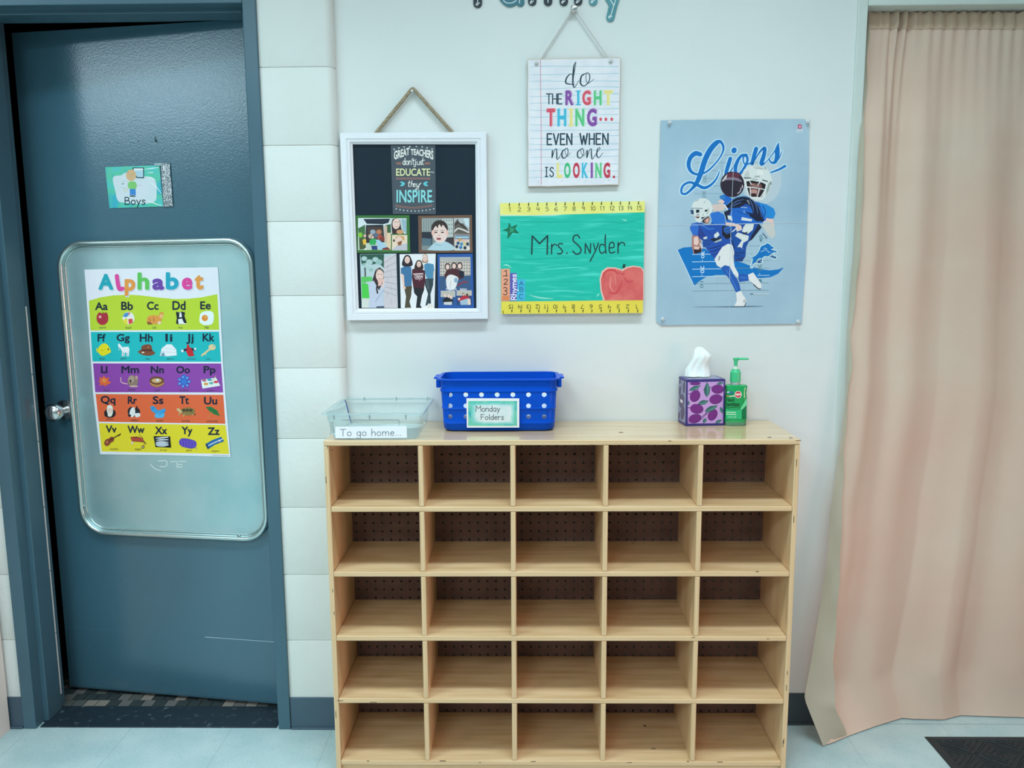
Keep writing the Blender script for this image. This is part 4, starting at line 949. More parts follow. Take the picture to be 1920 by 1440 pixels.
for i, x in enumerate((212, 322, 428, 532, 633, 736, 838, 938, 1042, 1145, 1248, 1360, 1460, 1560, 1665)):
    yt = 120-(x-212)*.013; A.S([(x, yt+4), (x-2, yt+34)], [8, 14], '2C3A24'); s_ = str(i+1); hw_ = 17 if len(s_) == 1 else 25
    A.H(s_, x-hw_+(0 if len(s_) == 1 else 6), yt+100, x+hw_+(0 if len(s_) == 1 else 6), 46, 6, '3A4A30')
for i, x in enumerate((1652, 1548, 1445, 1342, 1243, 1138, 1038, 938, 840, 738, 636, 540, 438, 340, 238)):
    A.S([(x, 1352), (x+2, 1328)], [8, 13], '2C3A24'); s_ = str(i+1); hw_ = 16 if len(s_) == 1 else 24; cy = 1290
    xx = x-8
    A.H(s_, xx-hw_, cy+22, xx+hw_, 44, 6, '3A4A30', M=lambda X, Y, xx=xx, cy=cy: (2*xx-X, 2*cy-Y))
A.S([(138, 1335), (142, 1365)], 7, '2C3A24')
bk_ = '1F3E40'
A.S('462,698 468,495 550,580 640,492 636,698', 17, bk_, sm=0); A.S('685,695 686,585', 15, bk_); A.S('686,625 710,590 738,592 742,602', 13, bk_)
A.S('808,585 775,580 760,605 790,640 808,670 785,695 752,690', 14, bk_); A.E(858, 688, 9, 9, bk_)
A.S('1000,515 975,485 935,500 930,550 975,590 1015,640 1005,685 960,698 925,665', 15, bk_); A.S('1063,690 1065,580 1120,688 1125,580', 14, bk_, sm=0); A.S('1158,580 1170,640 1180,650', 13, bk_); A.S('1212,575 1180,660 1118,778', 14, bk_)
A.S('1285,600 1240,590 1222,640 1245,690 1285,670', 14, bk_); A.S('1290,485 1288,600 1298,688', 15, bk_); A.S('1335,630 1385,620 1380,570 1345,575 1332,630 1345,685 1395,675', 14, bk_); A.S('1432,690 1434,568', 15, bk_); A.S('1434,610 1465,568 1500,575 1506,602', 13, bk_)
A.P('118,865 215,862 216,1225 118,1228', 'E0A080'); A.P('130,1170 205,1165 208,1222 128,1222', 'D88858'); A.P('218,912 292,910 302,1060 290,1225 218,1225', '5A58B0'); A.P('300,985 385,980 388,1222 300,1225', '44B4D8')
A.H('1', 145, 945, 190, 62, 9, '3A3030'); A.S('140,946 192,944', 9, '3A3030'); A.H('2', 148, 1040, 190, 62, 9, '3A3030'); A.H('3', 142, 1158, 186, 85, 9, '3A3030')
A.H('Rhymes', 0, 0, 285, 58, 11, 'DDE6F2', M=lambda X, Y: (288+Y, 1212-X))
A.H('A', 322, 1050, 368, 45, 7, '1E5A80'); A.H('B', 328, 1120, 368, 50, 7, '1E5A80'); A.H('C', 320, 1200, 360, 50, 7, '1E5A80')
A.P('1265,1222 1235,1110 1225,980 1250,890 1310,845 1400,848 1480,872 1520,845 1600,828 1690,840 1722,880 1722,1216', 'E4BCB0')
A.P('1285,1220 1250,1110 1240,985 1262,905 1320,862 1400,862 1485,890 1530,858 1610,842 1690,855 1716,900 1715,1216', mat('apple red paint', 'D8746C', .5, h2='DE8A80', h3='CC5A5A', scale=14, lo=.25, hi=.75))
for pts, w_, c in (('1265,960 1300,890 1380,880 1440,930', 22, 'C8484C'), ('1330,1130 1400,1140 1450,1080 1480,1000', 26, 'C84E50'), ('1500,960 1540,1010 1600,1000', 30, 'C8545A'), ('1350,950 1345,1060 1380,1120', 14, 'E09088'), ('1400,940 1410,1040', 14, 'E09088'), ('1640,1150 1690,1120', 26, 'D06A68'), ('1430,900 1490,930 1500,900', 14, 'C04A50')): A.S(pts, [w_*.5]+[w_]*(len(pts.split())-2)+[w_*.4], c)
A.P('1480,850 1492,808 1518,815 1508,858', '1E4038')
A.build('canvas', t)
# ---------------------------------------------------------------- football poster
t = thing('poster', 'blue-grey football poster with the script word Lions and two players in blue', 'poster', (.547, -.002, 1.208))
A = Art(Y=-.004); A.view(0, 0, 1)
pb = mat('poster blue grey', '94BACC', .42, h2='A4C8D8', h3='9CC0D2', scale=5, detail=5)
A.slab([(1239, 226), (1280, 225), (1400, 224), (1508, 223.5), (1511, 226), (1517, 226), (1516, 330), (1511, 480), (1503, 607), (1400, 608.5), (1300, 609), (1240, 610), (1231, 603), (1233, 480), (1236, 330)], pb, .0008, 'B8CCD4')
U = lambda: A.view(1220, 215, 6.194)
D_ = lambda: A.view(1220, 410, 6.194)
ln = '6C94A2'; Bl = '0A74C0'; Bd = '184E9E'; Bm = '1C66C4'; nv = '18223E'; wh = 'D0E0DE'
U(); A.E(1285, 760, 238, 285, 'B4CCD6')
for y, x0, x1 in ((468, 590, 1430), (560, 520, 1400), (652, 515, 1300), (742, 512, 1200), (830, 512, 1000), (918, 512, 1000)): A.S([(x0, y), (x1, y-4)], 4.5, ln)
def vtext(s_, cx, y0, h, c, w_=34):   # characters lying on their side, read down
    A.T(s_, 0, 0, 0, 0, c, .01, fn=lambda u, v: (cx-w_/2+v*w_, y0+u*h))
def vtext_up(s_, cx, y0, h, c, w_=34):
    A.T(s_, 0, 0, 0, 0, c, .01, fn=lambda u, v: (cx+w_/2-v*w_, y0+h-u*h))
vtext('20', 628, 700, 85, ln, 42); vtext('30', 620, 880, 85, ln, 42)
for y in range(12): A.S([(815, 420+y*22), (832, 420+y*22)], 3, ln)
# big banner stroke and yard lines below
D_()
A.P('310,365 380,335 470,328 560,335 640,350 760,470 900,560 960,480 1090,520 1150,545 1250,580 1380,600 1480,590 1548,565 1480,640 1390,680 1280,690 1150,680 900,655 760,655 640,680 560,730 505,782', Bl)
A.S('308,365 400,560 505,785', 10, 'B8D8EA', sm=0)
for y, c in ((415, 'BFE0F0'), (502, 'BFE0F0'), (587, 'BFE0F0'), (673, 'BFE0F0')): A.S([(485, y), (860, y-6)], 7, c)
for y, x0, x1 in ((230, 1260, 1350), (318, 1140, 1260), (408, 1120, 1180), (490, 960, 1380), (575, 960, 1380)): A.S([(x0, y), (x1, y-2)], 5, ln)
for y in (660,): A.S([(1240, y), (1380, y-2)], 6, 'BFE0F0')
for y, x0 in ((758, 480), (842, 475)): A.S([(x0, y), (1368, y-12)], 5, '5A8494')
vtext('30', 605, 375, 85, 'BFE0F0', 38); vtext('20', 600, 548, 85, 'BFE0F0', 46); vtext('10', 592, 728, 78, '4F8496', 40)
vtext_up('40', 1280, 190, 85, '4F8496', 36); vtext_up('20', 1268, 520, 95, '4F8496', 44); vtext_up('1', 1270, 705, 35, '4F8496', 40)
for x, y in ((600, 485), (597, 655), (588, 825), (1277, 295), (1265, 640)): A.E(x, y, 7, 7, 'A8CCD8', n=8)
for y in range(8): A.S([(770, 690+y*28), (782, 690+y*28)], 3, ln); A.S([(1075, 690+y*26), (1088, 690+y*26)], 3, ln)
# emblem: leaping lion
A.view(1390, 440, 18)
lion = '130,575 175,555 225,600 270,680 320,745 380,755 440,715 520,655 565,590 600,520 625,440 660,380 720,345 800,318 865,265 940,300 1040,370 1135,440 1095,480 1115,510 1195,520 1225,570 1190,620 1110,615 1060,655 1110,690 1200,735 1215,790 1170,825 1090,820 1030,780 940,755 860,740 800,745 735,790 715,850 720,905 715,960 640,975 530,985 510,950 440,985 385,1030 395,1085 350,1125 320,1110 330,1000 355,900 370,820 300,780 240,700 200,625'
A.S([tuple(map(float, q.split(','))) for q in lion.split()]+[(130, 575)], 58, '6C94A2', sm=0); A.S([tuple(map(float, q.split(','))) for q in lion.split()]+[(130, 575)], 40, 'BFE4EE', sm=0)
A.P('375,760 440,730 525,665 580,590 610,530 660,400 740,360 830,330 880,285 960,330 1090,435 1060,470 1010,480 1070,510 1085,545 1190,560 1185,600 1100,590 1040,610 960,680 900,735 830,725 760,730 700,790 600,805 530,850 480,930 420,960 370,1000 375,1080 345,1090 350,1010 380,900 390,810', Bl)
A.P('150,580 180,572 230,625 270,700 330,770 380,790 370,815 310,780 250,700 200,620', Bl); A.P('960,755 1040,705 1100,735 1185,760 1180,795 1110,795 1040,770', '1A5088'); A.P('540,950 560,890 640,850 700,830 690,880 610,910 690,930 690,950 600,960', '1A5088')
for q in ('640,572 720,555 780,515 860,520', '750,470 800,455 850,475 880,500', '830,545 890,550 930,600 970,585 1010,560', '760,735 850,735 900,765', '540,845 600,810 690,800'): A.S(q, [6, 16, 14]+[6]*(len(q.split())-3), 'BFE4EE')
A.E(1045, 500, 26, 20, 'DDF0F2'); A.E(1005, 405, 10, 8, 'BFE4EE')
# script word
U()
Lp = [(575, 462, 50), (520, 450, 55), (462, 500, 50), (440, 585, 46), (470, 660, 36), (540, 692, 26), (640, 668, 22), (735, 585, 18), (815, 480, 18), (846, 385, 26), (812, 315, 34), (760, 330, 56), (690, 410, 62), (630, 530, 62), (585, 670, 60), (535, 790, 50), (470, 870, 30), (405, 920, 26), (358, 905, 26), (372, 830, 26), (450, 785, 28), (540, 815, 34), (620, 850, 36), (700, 815, 28), (765, 740, 20), (800, 655, 10)]
ip = [(925, 510, 44), (900, 590, 46), (875, 680, 40), (880, 720, 20), (940, 640, 14), (985, 560, 10)]
op = [(1110, 470, 34), (1050, 480, 34), (1000, 560, 40), (985, 660, 40), (1030, 690, 34), (1085, 620, 30), (1125, 530, 28), (1105, 465, 26), (1075, 500, 18), (1090, 570, 16), (1160, 560, 16), (1200, 480, 10)]
np_ = [(1225, 395, 48), (1200, 480, 46), (1175, 580, 36), (1200, 540, 14), (1270, 430, 20), (1325, 385, 34), (1315, 470, 46), (1285, 570, 46), (1330, 560, 12), (1400, 480, 12), (1460, 390, 12), (1490, 330, 10)]
sp_ = [(1480, 345, 20), (1470, 410, 56), (1468, 480, 52), (1445, 550, 38), (1400, 555, 22), (1375, 515, 14)]
s2 = [(1445, 555, 24), (1490, 505, 14), (1525, 425, 8)]
sw = [(1395, 672, 16), (1490, 637, 24), (1560, 597, 30)]
for grow, c in ((24, 'BCE4F2'), (0, '0C70BE')):
    for st in (Lp, ip, op, np_, sp_, s2, sw): A.S([(a, b) for a, b, _ in st], [k+grow for _, _, k in st], c)
    A.E(968, 415, 30+grow/2, 36+grow/2, c, .4)
# rear player
sk, sk2 = 'A87E74', 'DDC8C0'
D_()
A.P('1090,300 1180,240 1290,100 1250,50 1180,30 1140,200', nv)
A.P('930,100 960,20 1180,20 1250,70 1180,180 1110,330 1100,440 1060,500 970,480 940,300', Bd); A.P('975,470 1085,440 1060,500 970,490', '24407E')
A.P('1075,100 1120,40 1200,65 1185,130 1130,175 1060,150', wh); A.P('980,200 1010,160 1140,200 1130,250 1075,280 1060,340 1085,360 1040,330 1005,330 1060,250', wh); A.P('1000,60 1050,80 1060,130 1000,150 985,100', wh)
A.P('1065,155 1085,165 1130,150 1110,180 1075,185', nv); A.S('950,380 1000,400 1090,390', 9, '1A2C5A'); A.S('970,430 1040,430', 7, '1A2C5A'); A.S('950,260 970,340', 12, '18285A')
U()
A.P('800,960 850,925 1000,1000 1090,1000 1220,1010 1340,1040 1430,1090 1450,1150 1420,1220 1320,1240 1290,1268 880,1268 870,1180 900,1100 830,1010', Bm)
A.P('1260,1020 1340,1040 1430,1090 1450,1150 1420,1220 1330,1190', '2288D4'); A.P('800,945 850,925 870,985 810,980', '2C7CC4'); A.S('1300,1060 1330,1120 1320,1180', 14, '1F4EA0'); A.P('1000,1000 1180,1000 1160,1080 1010,1080', '1F54B0')
A.P('850,1130 940,1090 900,1200 960,1230 880,1220', nv); A.P('890,1170 990,1180 960,1235 900,1215', wh)
A.P('700,1050 830,1030 870,1060 850,1110 740,1130', 'CFC4BC'); A.P('770,1015 820,980 860,1010 840,1035', sk2); A.S('860,1050 890,1100', 16, 'DDE6EA')
A.P('1340,1200 1420,1215 1410,1268 1330,1268', sk2)
D_(); A.P('1290,80 1350,20 1430,80 1450,190 1410,235 1370,200 1320,130', 'C2CCC8'); A.P('1350,0 1420,0 1440,90 1400,70', sk2); A.S('1300,170 1350,225', 9, nv)
U(); 
# helmet
A.P('1060,720 1085,640 1150,595 1240,585 1340,620 1390,690 1410,780 1380,880 1330,960 1260,1000 1150,960 1110,860 1085,800', wh, 1); A.P('1180,600 1240,585 1330,615 1340,640 1200,620', 'C0D0CE'); A.P('1085,740 1090,690 1130,640 1150,700 1120,760', 'BCCCCA'); A.P('1380,780 1405,780 1375,880 1335,950 1345,860', 'A4B6B6'); A.P('1230,650 1300,645 1310,700 1240,700', 'DCE8E6')
A.S('1215,625 1260,622 1300,635', 5, '7C9090'); A.S('1330,610 1335,640', 6, '5A6C70'); A.S('1085,735 1160,735', 11, '2A4050'); A.S('1300,760 1355,775', 12, '2A4050'); A.T('LIONS', 1205, 710, 1265, 728, '35505C', .02); A.S('1170,745 1240,755', 7, '6C8088')
A.P('1110,775 1180,765 1300,790 1345,815 1330,870 1120,845', '1C1820'); A.P('1120,850 1330,870 1290,960 1150,950', '1E1C22')
A.P('1150,790 1280,800 1300,850 1270,900 1240,955 1160,950 1140,850', '6A4C48'); A.E(1215, 830, 36, 18, '8C6A62'); A.E(1190, 810, 14, 6, 'B0948C'); A.E(1250, 832, 14, 6, 'B0948C'); A.E(1195, 890, 46, 22, 'B49088'); A.E(1192, 935, 36, 20, '301C20'); A.S('1155,915 1192,905 1235,918', 7, 'C0A098')
for q in ('1095,835 1200,848 1330,870', '1095,760 1105,830', '1345,800 1330,870', '1155,850 1160,950', '1262,862 1238,950', '1110,870 1150,955 1240,965', '1330,870 1270,965 1230,968', '1150,775 1170,810', '1270,780 1245,815'): A.S(q, 10, 'D8E4E8')
A.S('1370,800 1360,860 1350,900', 12, '8CA4A4'); A.S('1395,780 1398,810', 10, '55707C')
# ball and gloves
A.E(948, 810, 140, 150, '2A2434'); A.P('880,700 930,670 1010,675 1050,700 1000,735 900,740', '5E2E3E', 1); A.P('850,760 900,730 1010,735 1060,780 960,760', '7C7484', 1); A.P('820,780 860,720 890,690 880,740 850,770', 'BFC4C8'); A.S('1050,850 1040,890 1010,915', 13, 'A8A4B0'); A.S('1062,820 1068,850', 8, 'D8D4DC')
A.P('870,1060 960,980 1040,945 1130,950 1190,1000 1160,1060 1100,1030 1010,1080 900,1090', '161C34'); A.S('890,1040 980,970 1080,948 1150,965', 10, '4E8CC0'); A.P('1110,990 1160,995 1180,1060 1140,1040', '7C8890')
A.P('1130,970 1200,1010 1260,1060 1300,1180 1320,1240 1250,1240 1170,1190 1090,1150 1110,1130 1190,1150 1160,1060', '161E3C'); 
for q_ in ('1150,985 1180,1050 1195,1125', '1185,985 1225,1060 1245,1150', '1215,1015 1268,1100 1288,1190'): A.S(q_, [5, 9, 5], '4A70A8')
for q_ in ('925,1062 1000,1005 1085,985', '915,1085 985,1045 1050,1020'): A.S(q_, [5, 9, 5], '4A70A8')
A.S('1165,1062 1110,1035 1020,1082', 7, '0C1226'); A.S('1100,1135 1180,1195 1240,1240', 8, '0C1226')
A.P('1000,1090 1150,1160 1130,1268 960,1268 940,1180', Bm); A.S('1000,1120 1080,1150 1140,1170', 8, '154A9C'); A.P('1060,1190 1180,1215 1170,1240 1050,1225', 'CFE0E4'); A.S('1310,1250 1330,1235', 12, 'D8E4E8'); A.S('1050,1075 1120,1080', 7, 'BBD0E0'); A.S('1090,1110 1080,1130 1100,1140', 6, '9CC0E0')
# front player
D_()
A.P('455,110 470,60 560,40 650,70 700,60 720,0 860,0 870,60 850,160 940,250 930,300 830,330 740,470 640,340 700,280 600,250 500,190 470,140', '2252AC')
A.P('690,-60 780,-85 850,-50 868,10 850,80 720,60', '2A72CC'); A.P('455,120 470,60 540,55 580,150 550,200 490,190', '2F6CC8'); A.P('560,80 620,170 700,280 640,340 600,250 545,200', '24408E'); A.S('600,80 680,120 730,115', 9, '3F8CDC'); A.S('640,150 720,180 800,150', 10, '1C4498')
A.P('735,185 780,150 800,190 760,225 740,220', wh); A.P('700,230 780,225 810,205 820,230 740,265 700,255', '1C2434'); A.P('735,270 820,230 825,255 750,280', '9CB4BC'); A.P('610,220 650,205 660,240 620,250', wh)
for q in ('660,350 760,330 850,290', '680,390 780,360 880,300', '710,430 800,390', '740,460 790,430'): A.S(q, [4, 9, 4], '16204E')
A.P('830,90 900,80 940,120 935,220 880,240 830,190', '1A1C28'); A.P('845,110 900,85 945,100 940,160 880,180 850,150', '2A62B0'); A.S('860,140 920,120', 6, '14264E'); A.S('870,165 930,150', 6, '14264E'); A.S('950,150 985,120', 14, 'C8D8E0'); A.P('870,40 960,50 1050,80 1060,120 1010,150 990,90 880,80', sk2)
A.P('610,240 660,230 695,260 690,320 610,335 600,280', '2454A8'); 
for y in (260, 285, 308): A.S([(615, y), (690, y-10)], 6, '142A5C')
A.P('480,190 550,200 580,250 600,330 585,380 500,405 475,330', sk); A.P('500,220 545,205 560,270 540,310 500,300', 'E0C8C0'); A.P('490,330 580,340 590,385 510,410', '2E1E24'); A.P('500,320 570,330 560,360 500,355', 'D8BCB4'); A.S('575,290 600,340', 16, 'D0DCE0')
# helmet of the front player
A.view(1250, 370, 12.8)
A.P('600,240 640,130 740,50 860,20 980,50 1060,130 1100,250 1090,330 1020,420 900,480 800,610 720,570 690,480 640,300', wh, 1)
A.S('690,100 760,60', 10, '5A7078'); A.S('890,140 930,90', 10, '7C8C8C'); A.S('600,260 760,265 860,270', 16, '5F8088'); A.P('565,310 650,300 660,400 590,400', '2E4668'); A.P('700,300 790,290 790,360 710,380', '1E2838'); A.P('690,430 770,400 780,500 700,500', '40282C'); A.E(730, 455, 34, 18, 'C8A8A4'); A.P('905,310 960,290 990,320 930,355', '1A2430'); A.P('830,480 900,470 1000,440 1030,560 980,640 860,600', '1E2430'); A.P('890,560 960,500 1020,470 1040,540 980,640 930,620', sk); A.P('940,540 990,500 1000,580 950,600', 'D8B8A8')
for q in ('560,440 690,440 800,430', '650,300 665,420 700,560 800,600', '790,290 800,430 830,540', '800,330 900,360 1010,420', '700,500 780,520', '800,600 900,500 1020,430'): A.S(q, 20, 'C8D8DA')
A.S('990,260 1000,330 960,400', 12, '6C8088'); A.S('870,400 890,440', 10, '54707C')
# legs
D_()
A.P('740,470 830,330 900,290 950,310 970,390 960,470 975,560 1020,640 1015,690 960,640 920,555 860,540 815,570 770,545', 'D8E4E4', 0); A.S('800,440 790,480', 14, '7C8C94'); A.S('930,320 950,400 945,470', 6, 'B0C0C4')
A.P('815,575 860,542 915,555 940,640 1000,690 1030,760 1045,830 990,855 950,770 900,680 850,630', '245CB0'); A.P('1015,690 1025,635 1130,650 1140,720 1030,735', '245CB0'); A.S('880,600 950,720 1000,820', 10, '3A7CD0'); A.S('1040,680 1110,690', 12, '3A7CD0')
A.P('1130,650 1190,625 1215,660 1285,760 1285,810 1250,810 1200,760 1140,715', 'DCE6E6'); A.S('1195,765 1250,812 1275,815', 10, '2E3A44')
A.P('990,860 1050,840 1070,880 1110,940 1105,985 1080,1015 970,1020 1000,950', 'DCE6E6'); A.S('975,1020 1080,1018 1105,975', 7, '2E3A44'); A.S('1075,960 1100,940', 7, '4A5A64'); A.S('1080,975 1100,965', 6, '4A5A64')
A.S([(500, 1025), (740, 1024), (1000, 1022), (1200, 1018), (1310, 1016)], [2, 5, 12, 8, 2], '4F6C7C')
A.S('1160,874 1185,874', 12, '5A7C8C'); A.S('1200,874 1365,872', 14, 'B4CCD6')
# small emblem top right, small print, fold lines
U(); A.P('1708,120 1730,110 1755,125 1750,162 1710,162', 'B84A70'); A.E(1732, 140, 12, 12, 'E0C8D4', n=10); A.T('NFLPA', 1694, 168, 1768, 208, 'E0EAF0', .02); A.S('180,230 180,400', 3, 'A8C4D2')
A.view(0, 0, 1); A.S([(1235, 423), (1340, 421), (1512, 417)], 1.0, 'B8D2DE', sm=0); A.S([(1376, 290), (1370, 440), (1367, 608)], .7, 'B4CEDA')
A.build('sheet', t)
for x, y in ((1255, 230), (1514.5, 228.5), (1242.5, 598), (1496.5, 603)):
    a = onY(x, y, -.006); bm = BM()
    lathe(bm, [(.0052, 0), (.0055, .0015), (.004, .004), (.003, .0055), (.0045, .0085), (.0040, .010), (.001, .0105)], (a.x, -.0042, a.z), Vector((0, -1, 0)), 14)
    mk('push_pin', bm, mat('clear pin', 'CFE0E4', .12, .3), t, smooth=True)

# ================================================================== things on the door
TOFF = .010
def DA(off): return Art(P0=HP+DN*off, Nn=DN)
# galvanised tray: rim outline measured, corners rounded
t = thing('metal_board', 'large galvanised metal tray with rounded corners hung on the grey door', 'metal tray', HP+DU*-.4+Vector((0, 0, .5)))
outl = [(134, 458), (160, 452), (300, 448), (424, 444), (452, 450), (467, 470), (472, 500), (480, 660), (492, 850), (498, 955), (494, 985), (478, 1008), (450, 1019), (420, 1018), (300, 1011), (195, 1005), (165, 993), (147, 970), (140, 935), (125, 760), (110, 590), (102, 500), (108, 475)]
# fit a clean rounded rectangle to the measured corners
q = [onD(x, y, .03) for x, y in ((102, 520), (140, 920), (472, 510), (498, 940), (200, 451), (200, 1006), (420, 444.5), (420, 1017.5))]
uL = q[0][0]; uR = (q[2][0]+q[3][0])/2
uL = (q[0][0]+q[1][0])/2; zT = (q[4][1]+q[6][1])/2; zB = (q[5][1]+q[7][1])/2
tw, th_ = (uR-uL)/2, (zT-zB)/2; tu, tz = (uR+uL)/2, (zT+zB)/2
tilt = math.atan2((q[6][1]-q[4][1])+(q[7][1]-q[5][1]), 2*(q[6][0]-q[4][0]))
def tring(ins, off, r):
    out = []
    for a, b in rrect(tw-ins, th_-ins, max(r-ins, .004), 8):
        aa, bb = a*math.cos(tilt)-b*math.sin(tilt), a*math.sin(tilt)+b*math.cos(tilt)
        out.append(HP+DU*(tu+aa)+DN*off+Vector((0, 0, tz+bb)))
    return out
RC = .085
M_galv = mat('galvanised steel', 'A2D4DC', .38, .75, h2='B6DEE4', scale=7, detail=6, bump=.03, bscale=30)
M_rim = mat('galvanised rim', 'B4D4D6', .25, .9)
bm = BM(); loft(bm, [tring(.004, .012, RC), tring(.010, .006, RC), tring(.016, .004, RC), tring(.05, .0035, RC), tring(.12, .0035, RC)], False, True)
loft(bm, [tring(.004, .012, RC), tring(.002, .002, RC), tring(.03, .0005, RC)], False, True)
mk('pan', bm, M_galv, t, smooth=True)
bm = BM(); rr = tring(.006, .0145, RC)
for ins_, off_, rad_ in ((.0185, .0058, .0026),):
    rg = []
    for k in range(8):
        a = 2*PI*k/8; rg.append(tring(ins_+rad_*math.cos(a), off_+rad_*math.sin(a), RC))
    loft(bm, rg+[rg[0]], False, False)
ringpts = []
rings = []
for k in range(10):
    a = 2*PI*k/10; rings.append(tring(.007+.0075*math.cos(a), .0145+.006*math.sin(a), RC))
loft(bm, rings+[rings[0]], False, False)
rim_ = mk('rolled_rim', bm, M_rim, t, smooth=True, sharp=80)
for x, y in ((414, 453), (157, 950), (448, 1006)):
    u, z = onD(x, y, .006); bm = BM(); c = HP+DU*u+Vector((0, 0, z))
    lathe(bm, [(.0062, .0035), (.0062, .0060), (.0040, .0080), (.001, .0082)], c, DN, 12); lathe(bm, [(.0030, .0078), (.0030, .0084)], c, DN, 8, mi=1)
    mk('screw', bm, [mat('screw steel', 'A8C0C4', .3, .9), mat('dark slot', '2A3A42', .6)], t, smooth=True)
E_ = DA(.0040); E_.view(90, 720, 4.571)
hl = mat('embossed highlight', 'CFE6E8', .35, .1)
for q in ('880,690 915,725 968,745', '945,660 1010,658 1020,685 1005,708 960,706', '1050,668 1090,662 1108,675 1105,712', '1115,690 1150,690', '1110,712 1152,710', '1120,664 1182,662'): E_.S(q, 8.5, hl)
E_.build('embossed_mark', t)

# alphabet chart
C_ = DA(.0052); C_.view(90, 430, 4.571); S3 = lambda: C_.view(90, 720, 4.571); S2 = lambda: C_.view(90, 430, 4.571)
A = C_
page = [(312, 345), (850, 333), (1455, 325), (1475, 620), (1500, 1140), (1520, 1400), (1565, 1950), (1000, 1935), (447, 1928), (420, 1700), (385, 1400), (350, 860)]
A.slab(page, 'DCE9F2', .0008)
A.P('350,612 450,583 560,566 700,560 800,567 950,585 1080,597 1200,595 1320,582 1452,555 1468,861 364,867', 'B4D63A')
A.P('366,880 1465,877 1484,1135 381,1133', '1EB8BE'); A.P('386,1149 1484,1150 1501,1398 405,1396', '8A48AA')
S3(); A.P('408,86 1503,93 1520,341 434,323', 'E86A40'); A.P('436,336 1522,351 1553,600 460,578', 'E6D830')
S2()
for ch, q, c in (('A', (430, 380, 562, 520), '22A6B8'), ('l', (0, 0, 0, 0), 'D84AA0'), ('p', (655, 425, 750, 572), 'EE9C4C'), ('h', (765, 368, 870, 520), '5EC45E'), ('a', (892, 420, 998, 522), '6A48A8'), ('b', (1008, 366, 1122, 520), '22A6C0'), ('e', (1145, 412, 1240, 520), 'D84AA0'), ('t', (1255, 390, 1335, 518), 'EE9C4C')):
    if ch == 'l':
        for w_, cc, o in ((44, 'C4D4E0', 8), (36, c, 0)): A.S([(590+o, 400+o), (600+o, 470+o), (612+o, 510+o), (640+o, 508+o)], w_, cc)
    else:
        A.T(ch, q[0]+16, q[1]+17, q[2]-1, q[3]+1, 'C4D4E0', fat=9); A.T(ch, q[0]+10, q[1]+10, q[2]-10, q[3]-10, c, fat=8.5)
A.P('583,390 600,385 600,400 585,410', 'D84AA0')
inkd = '14243A'
def pair(txt, cx, y0, y1, w_, dy=0, desc=0):
    A.T(txt, cx-w_/2+2, y0+2, cx+w_/2-2, y1-2, inkd, fat=2.6)
for txt, cx, w_, y0, y1 in (('Aa', 458, 108, 625, 692), ('Bb', 678, 100, 620, 692), ('Cc', 898, 98, 620, 690), ('Dd', 1123, 112, 615, 690), ('Ee', 1350, 90, 618, 686), ('Ff', 460, 68, 897, 962), ('Gg', 645, 112, 897, 978), ('Hh', 842, 110, 895, 964), ('Ii', 1037, 60, 895, 962), ('Jj', 1217, 62, 895, 982), ('Kk', 1376, 100, 892, 960), ('Ll', 482, 54, 1170, 1232), ('Mm', 705, 150, 1170, 1233), ('Nn', 937, 112, 1172, 1234), ('Oo', 1158, 116, 1172, 1234), ('Pp', 1385, 102, 1172, 1252)): pair(txt, cx, y0, y1, w_)
for txt, cx, y in (('apple', 468, 842), ('ball', 690, 842), ('cat', 911, 842), ('dog', 1134, 842), ('egg', 1360, 842), ('fish', 466, 1108), ('goat', 650, 1108), ('hat', 855, 1108), ('igloo', 1048, 1110), ('jacket', 1230, 1110), ('key', 1376, 1112), ('leaf', 503, 1376), ('mouse', 718, 1376), ('nest', 938, 1378), ('octopus', 1165, 1380), ('paint', 1392, 1382)):
    A.T(txt, cx-len(txt)*6, y-9, cx+len(txt)*6, y+10, '3C4A4E')
S3()
for txt, cx, w_, y0, y1 in (('Qq', 515, 125, 102, 185), ('Rr', 724, 78, 107, 170), ('Ss', 944, 90, 105, 172), ('Tt', 1167, 80, 105, 172), ('Uu', 1394, 112, 110, 176), ('Vv', 542, 92, 355, 418), ('Ww', 755, 145, 358, 422), ('Xx', 970, 102, 366, 430), ('Yy', 1192, 92, 366, 450), ('Zz', 1420, 100, 372, 436)): pair(txt, cx, y0, y1, w_)
for txt, cx, y in (('queen', 530, 305), ('rabbit', 742, 309), ('socks', 957, 312), ('turtle', 1180, 314), ('umbrella', 1408, 317), ('violin', 565, 556), ('wagon', 773, 562), ('X-ray', 990, 567), ('yarn', 1208, 573), ('zipper', 1436, 575)):
    A.T(txt, cx-len(txt)*6, y-9, cx+len(txt)*6, y+10, '4A3C38')
A.S('1410,609 1545,614', 4, '9AA8B0')
S2(); E, P, S = A.E, A.P, A.S
# row 1
P('418,745 440,712 470,722 500,712 516,745 512,790 485,816 450,816 422,790', 'A83040', 1); E(447, 750, 12, 12, 'E0B0B0'); S('470,722 474,708', 6, '4A3A20')
E(690, 762, 52, 54, 'EDEDE0'); P('640,745 660,718 690,712 690,740 670,755', '4C90CC'); P('700,712 735,735 738,770 700,745', 'E8E8E8'); P('640,775 680,760 685,815 655,808', 'E8D84A'); P('688,770 725,765 728,800 695,815', 'D04848'); P('690,712 705,712 695,745', 'D05050')
P('848,790 855,750 900,735 945,740 960,715 980,712 990,740 975,770 965,810 930,812 880,812 858,815', 'D89A4A', 1); S('870,765 880,800', 8, 'B87430'); S('905,755 910,790', 8, 'B87430'); P('850,790 880,800 900,815 855,815', '7A5030'); E(972, 745, 18, 18, 'E0B87C'); P('940,790 970,790 965,815 945,815', 'EBD8B8'); P('955,725 962,706 972,722', 'D89A4A'); P('975,722 988,706 990,728', 'D89A4A')
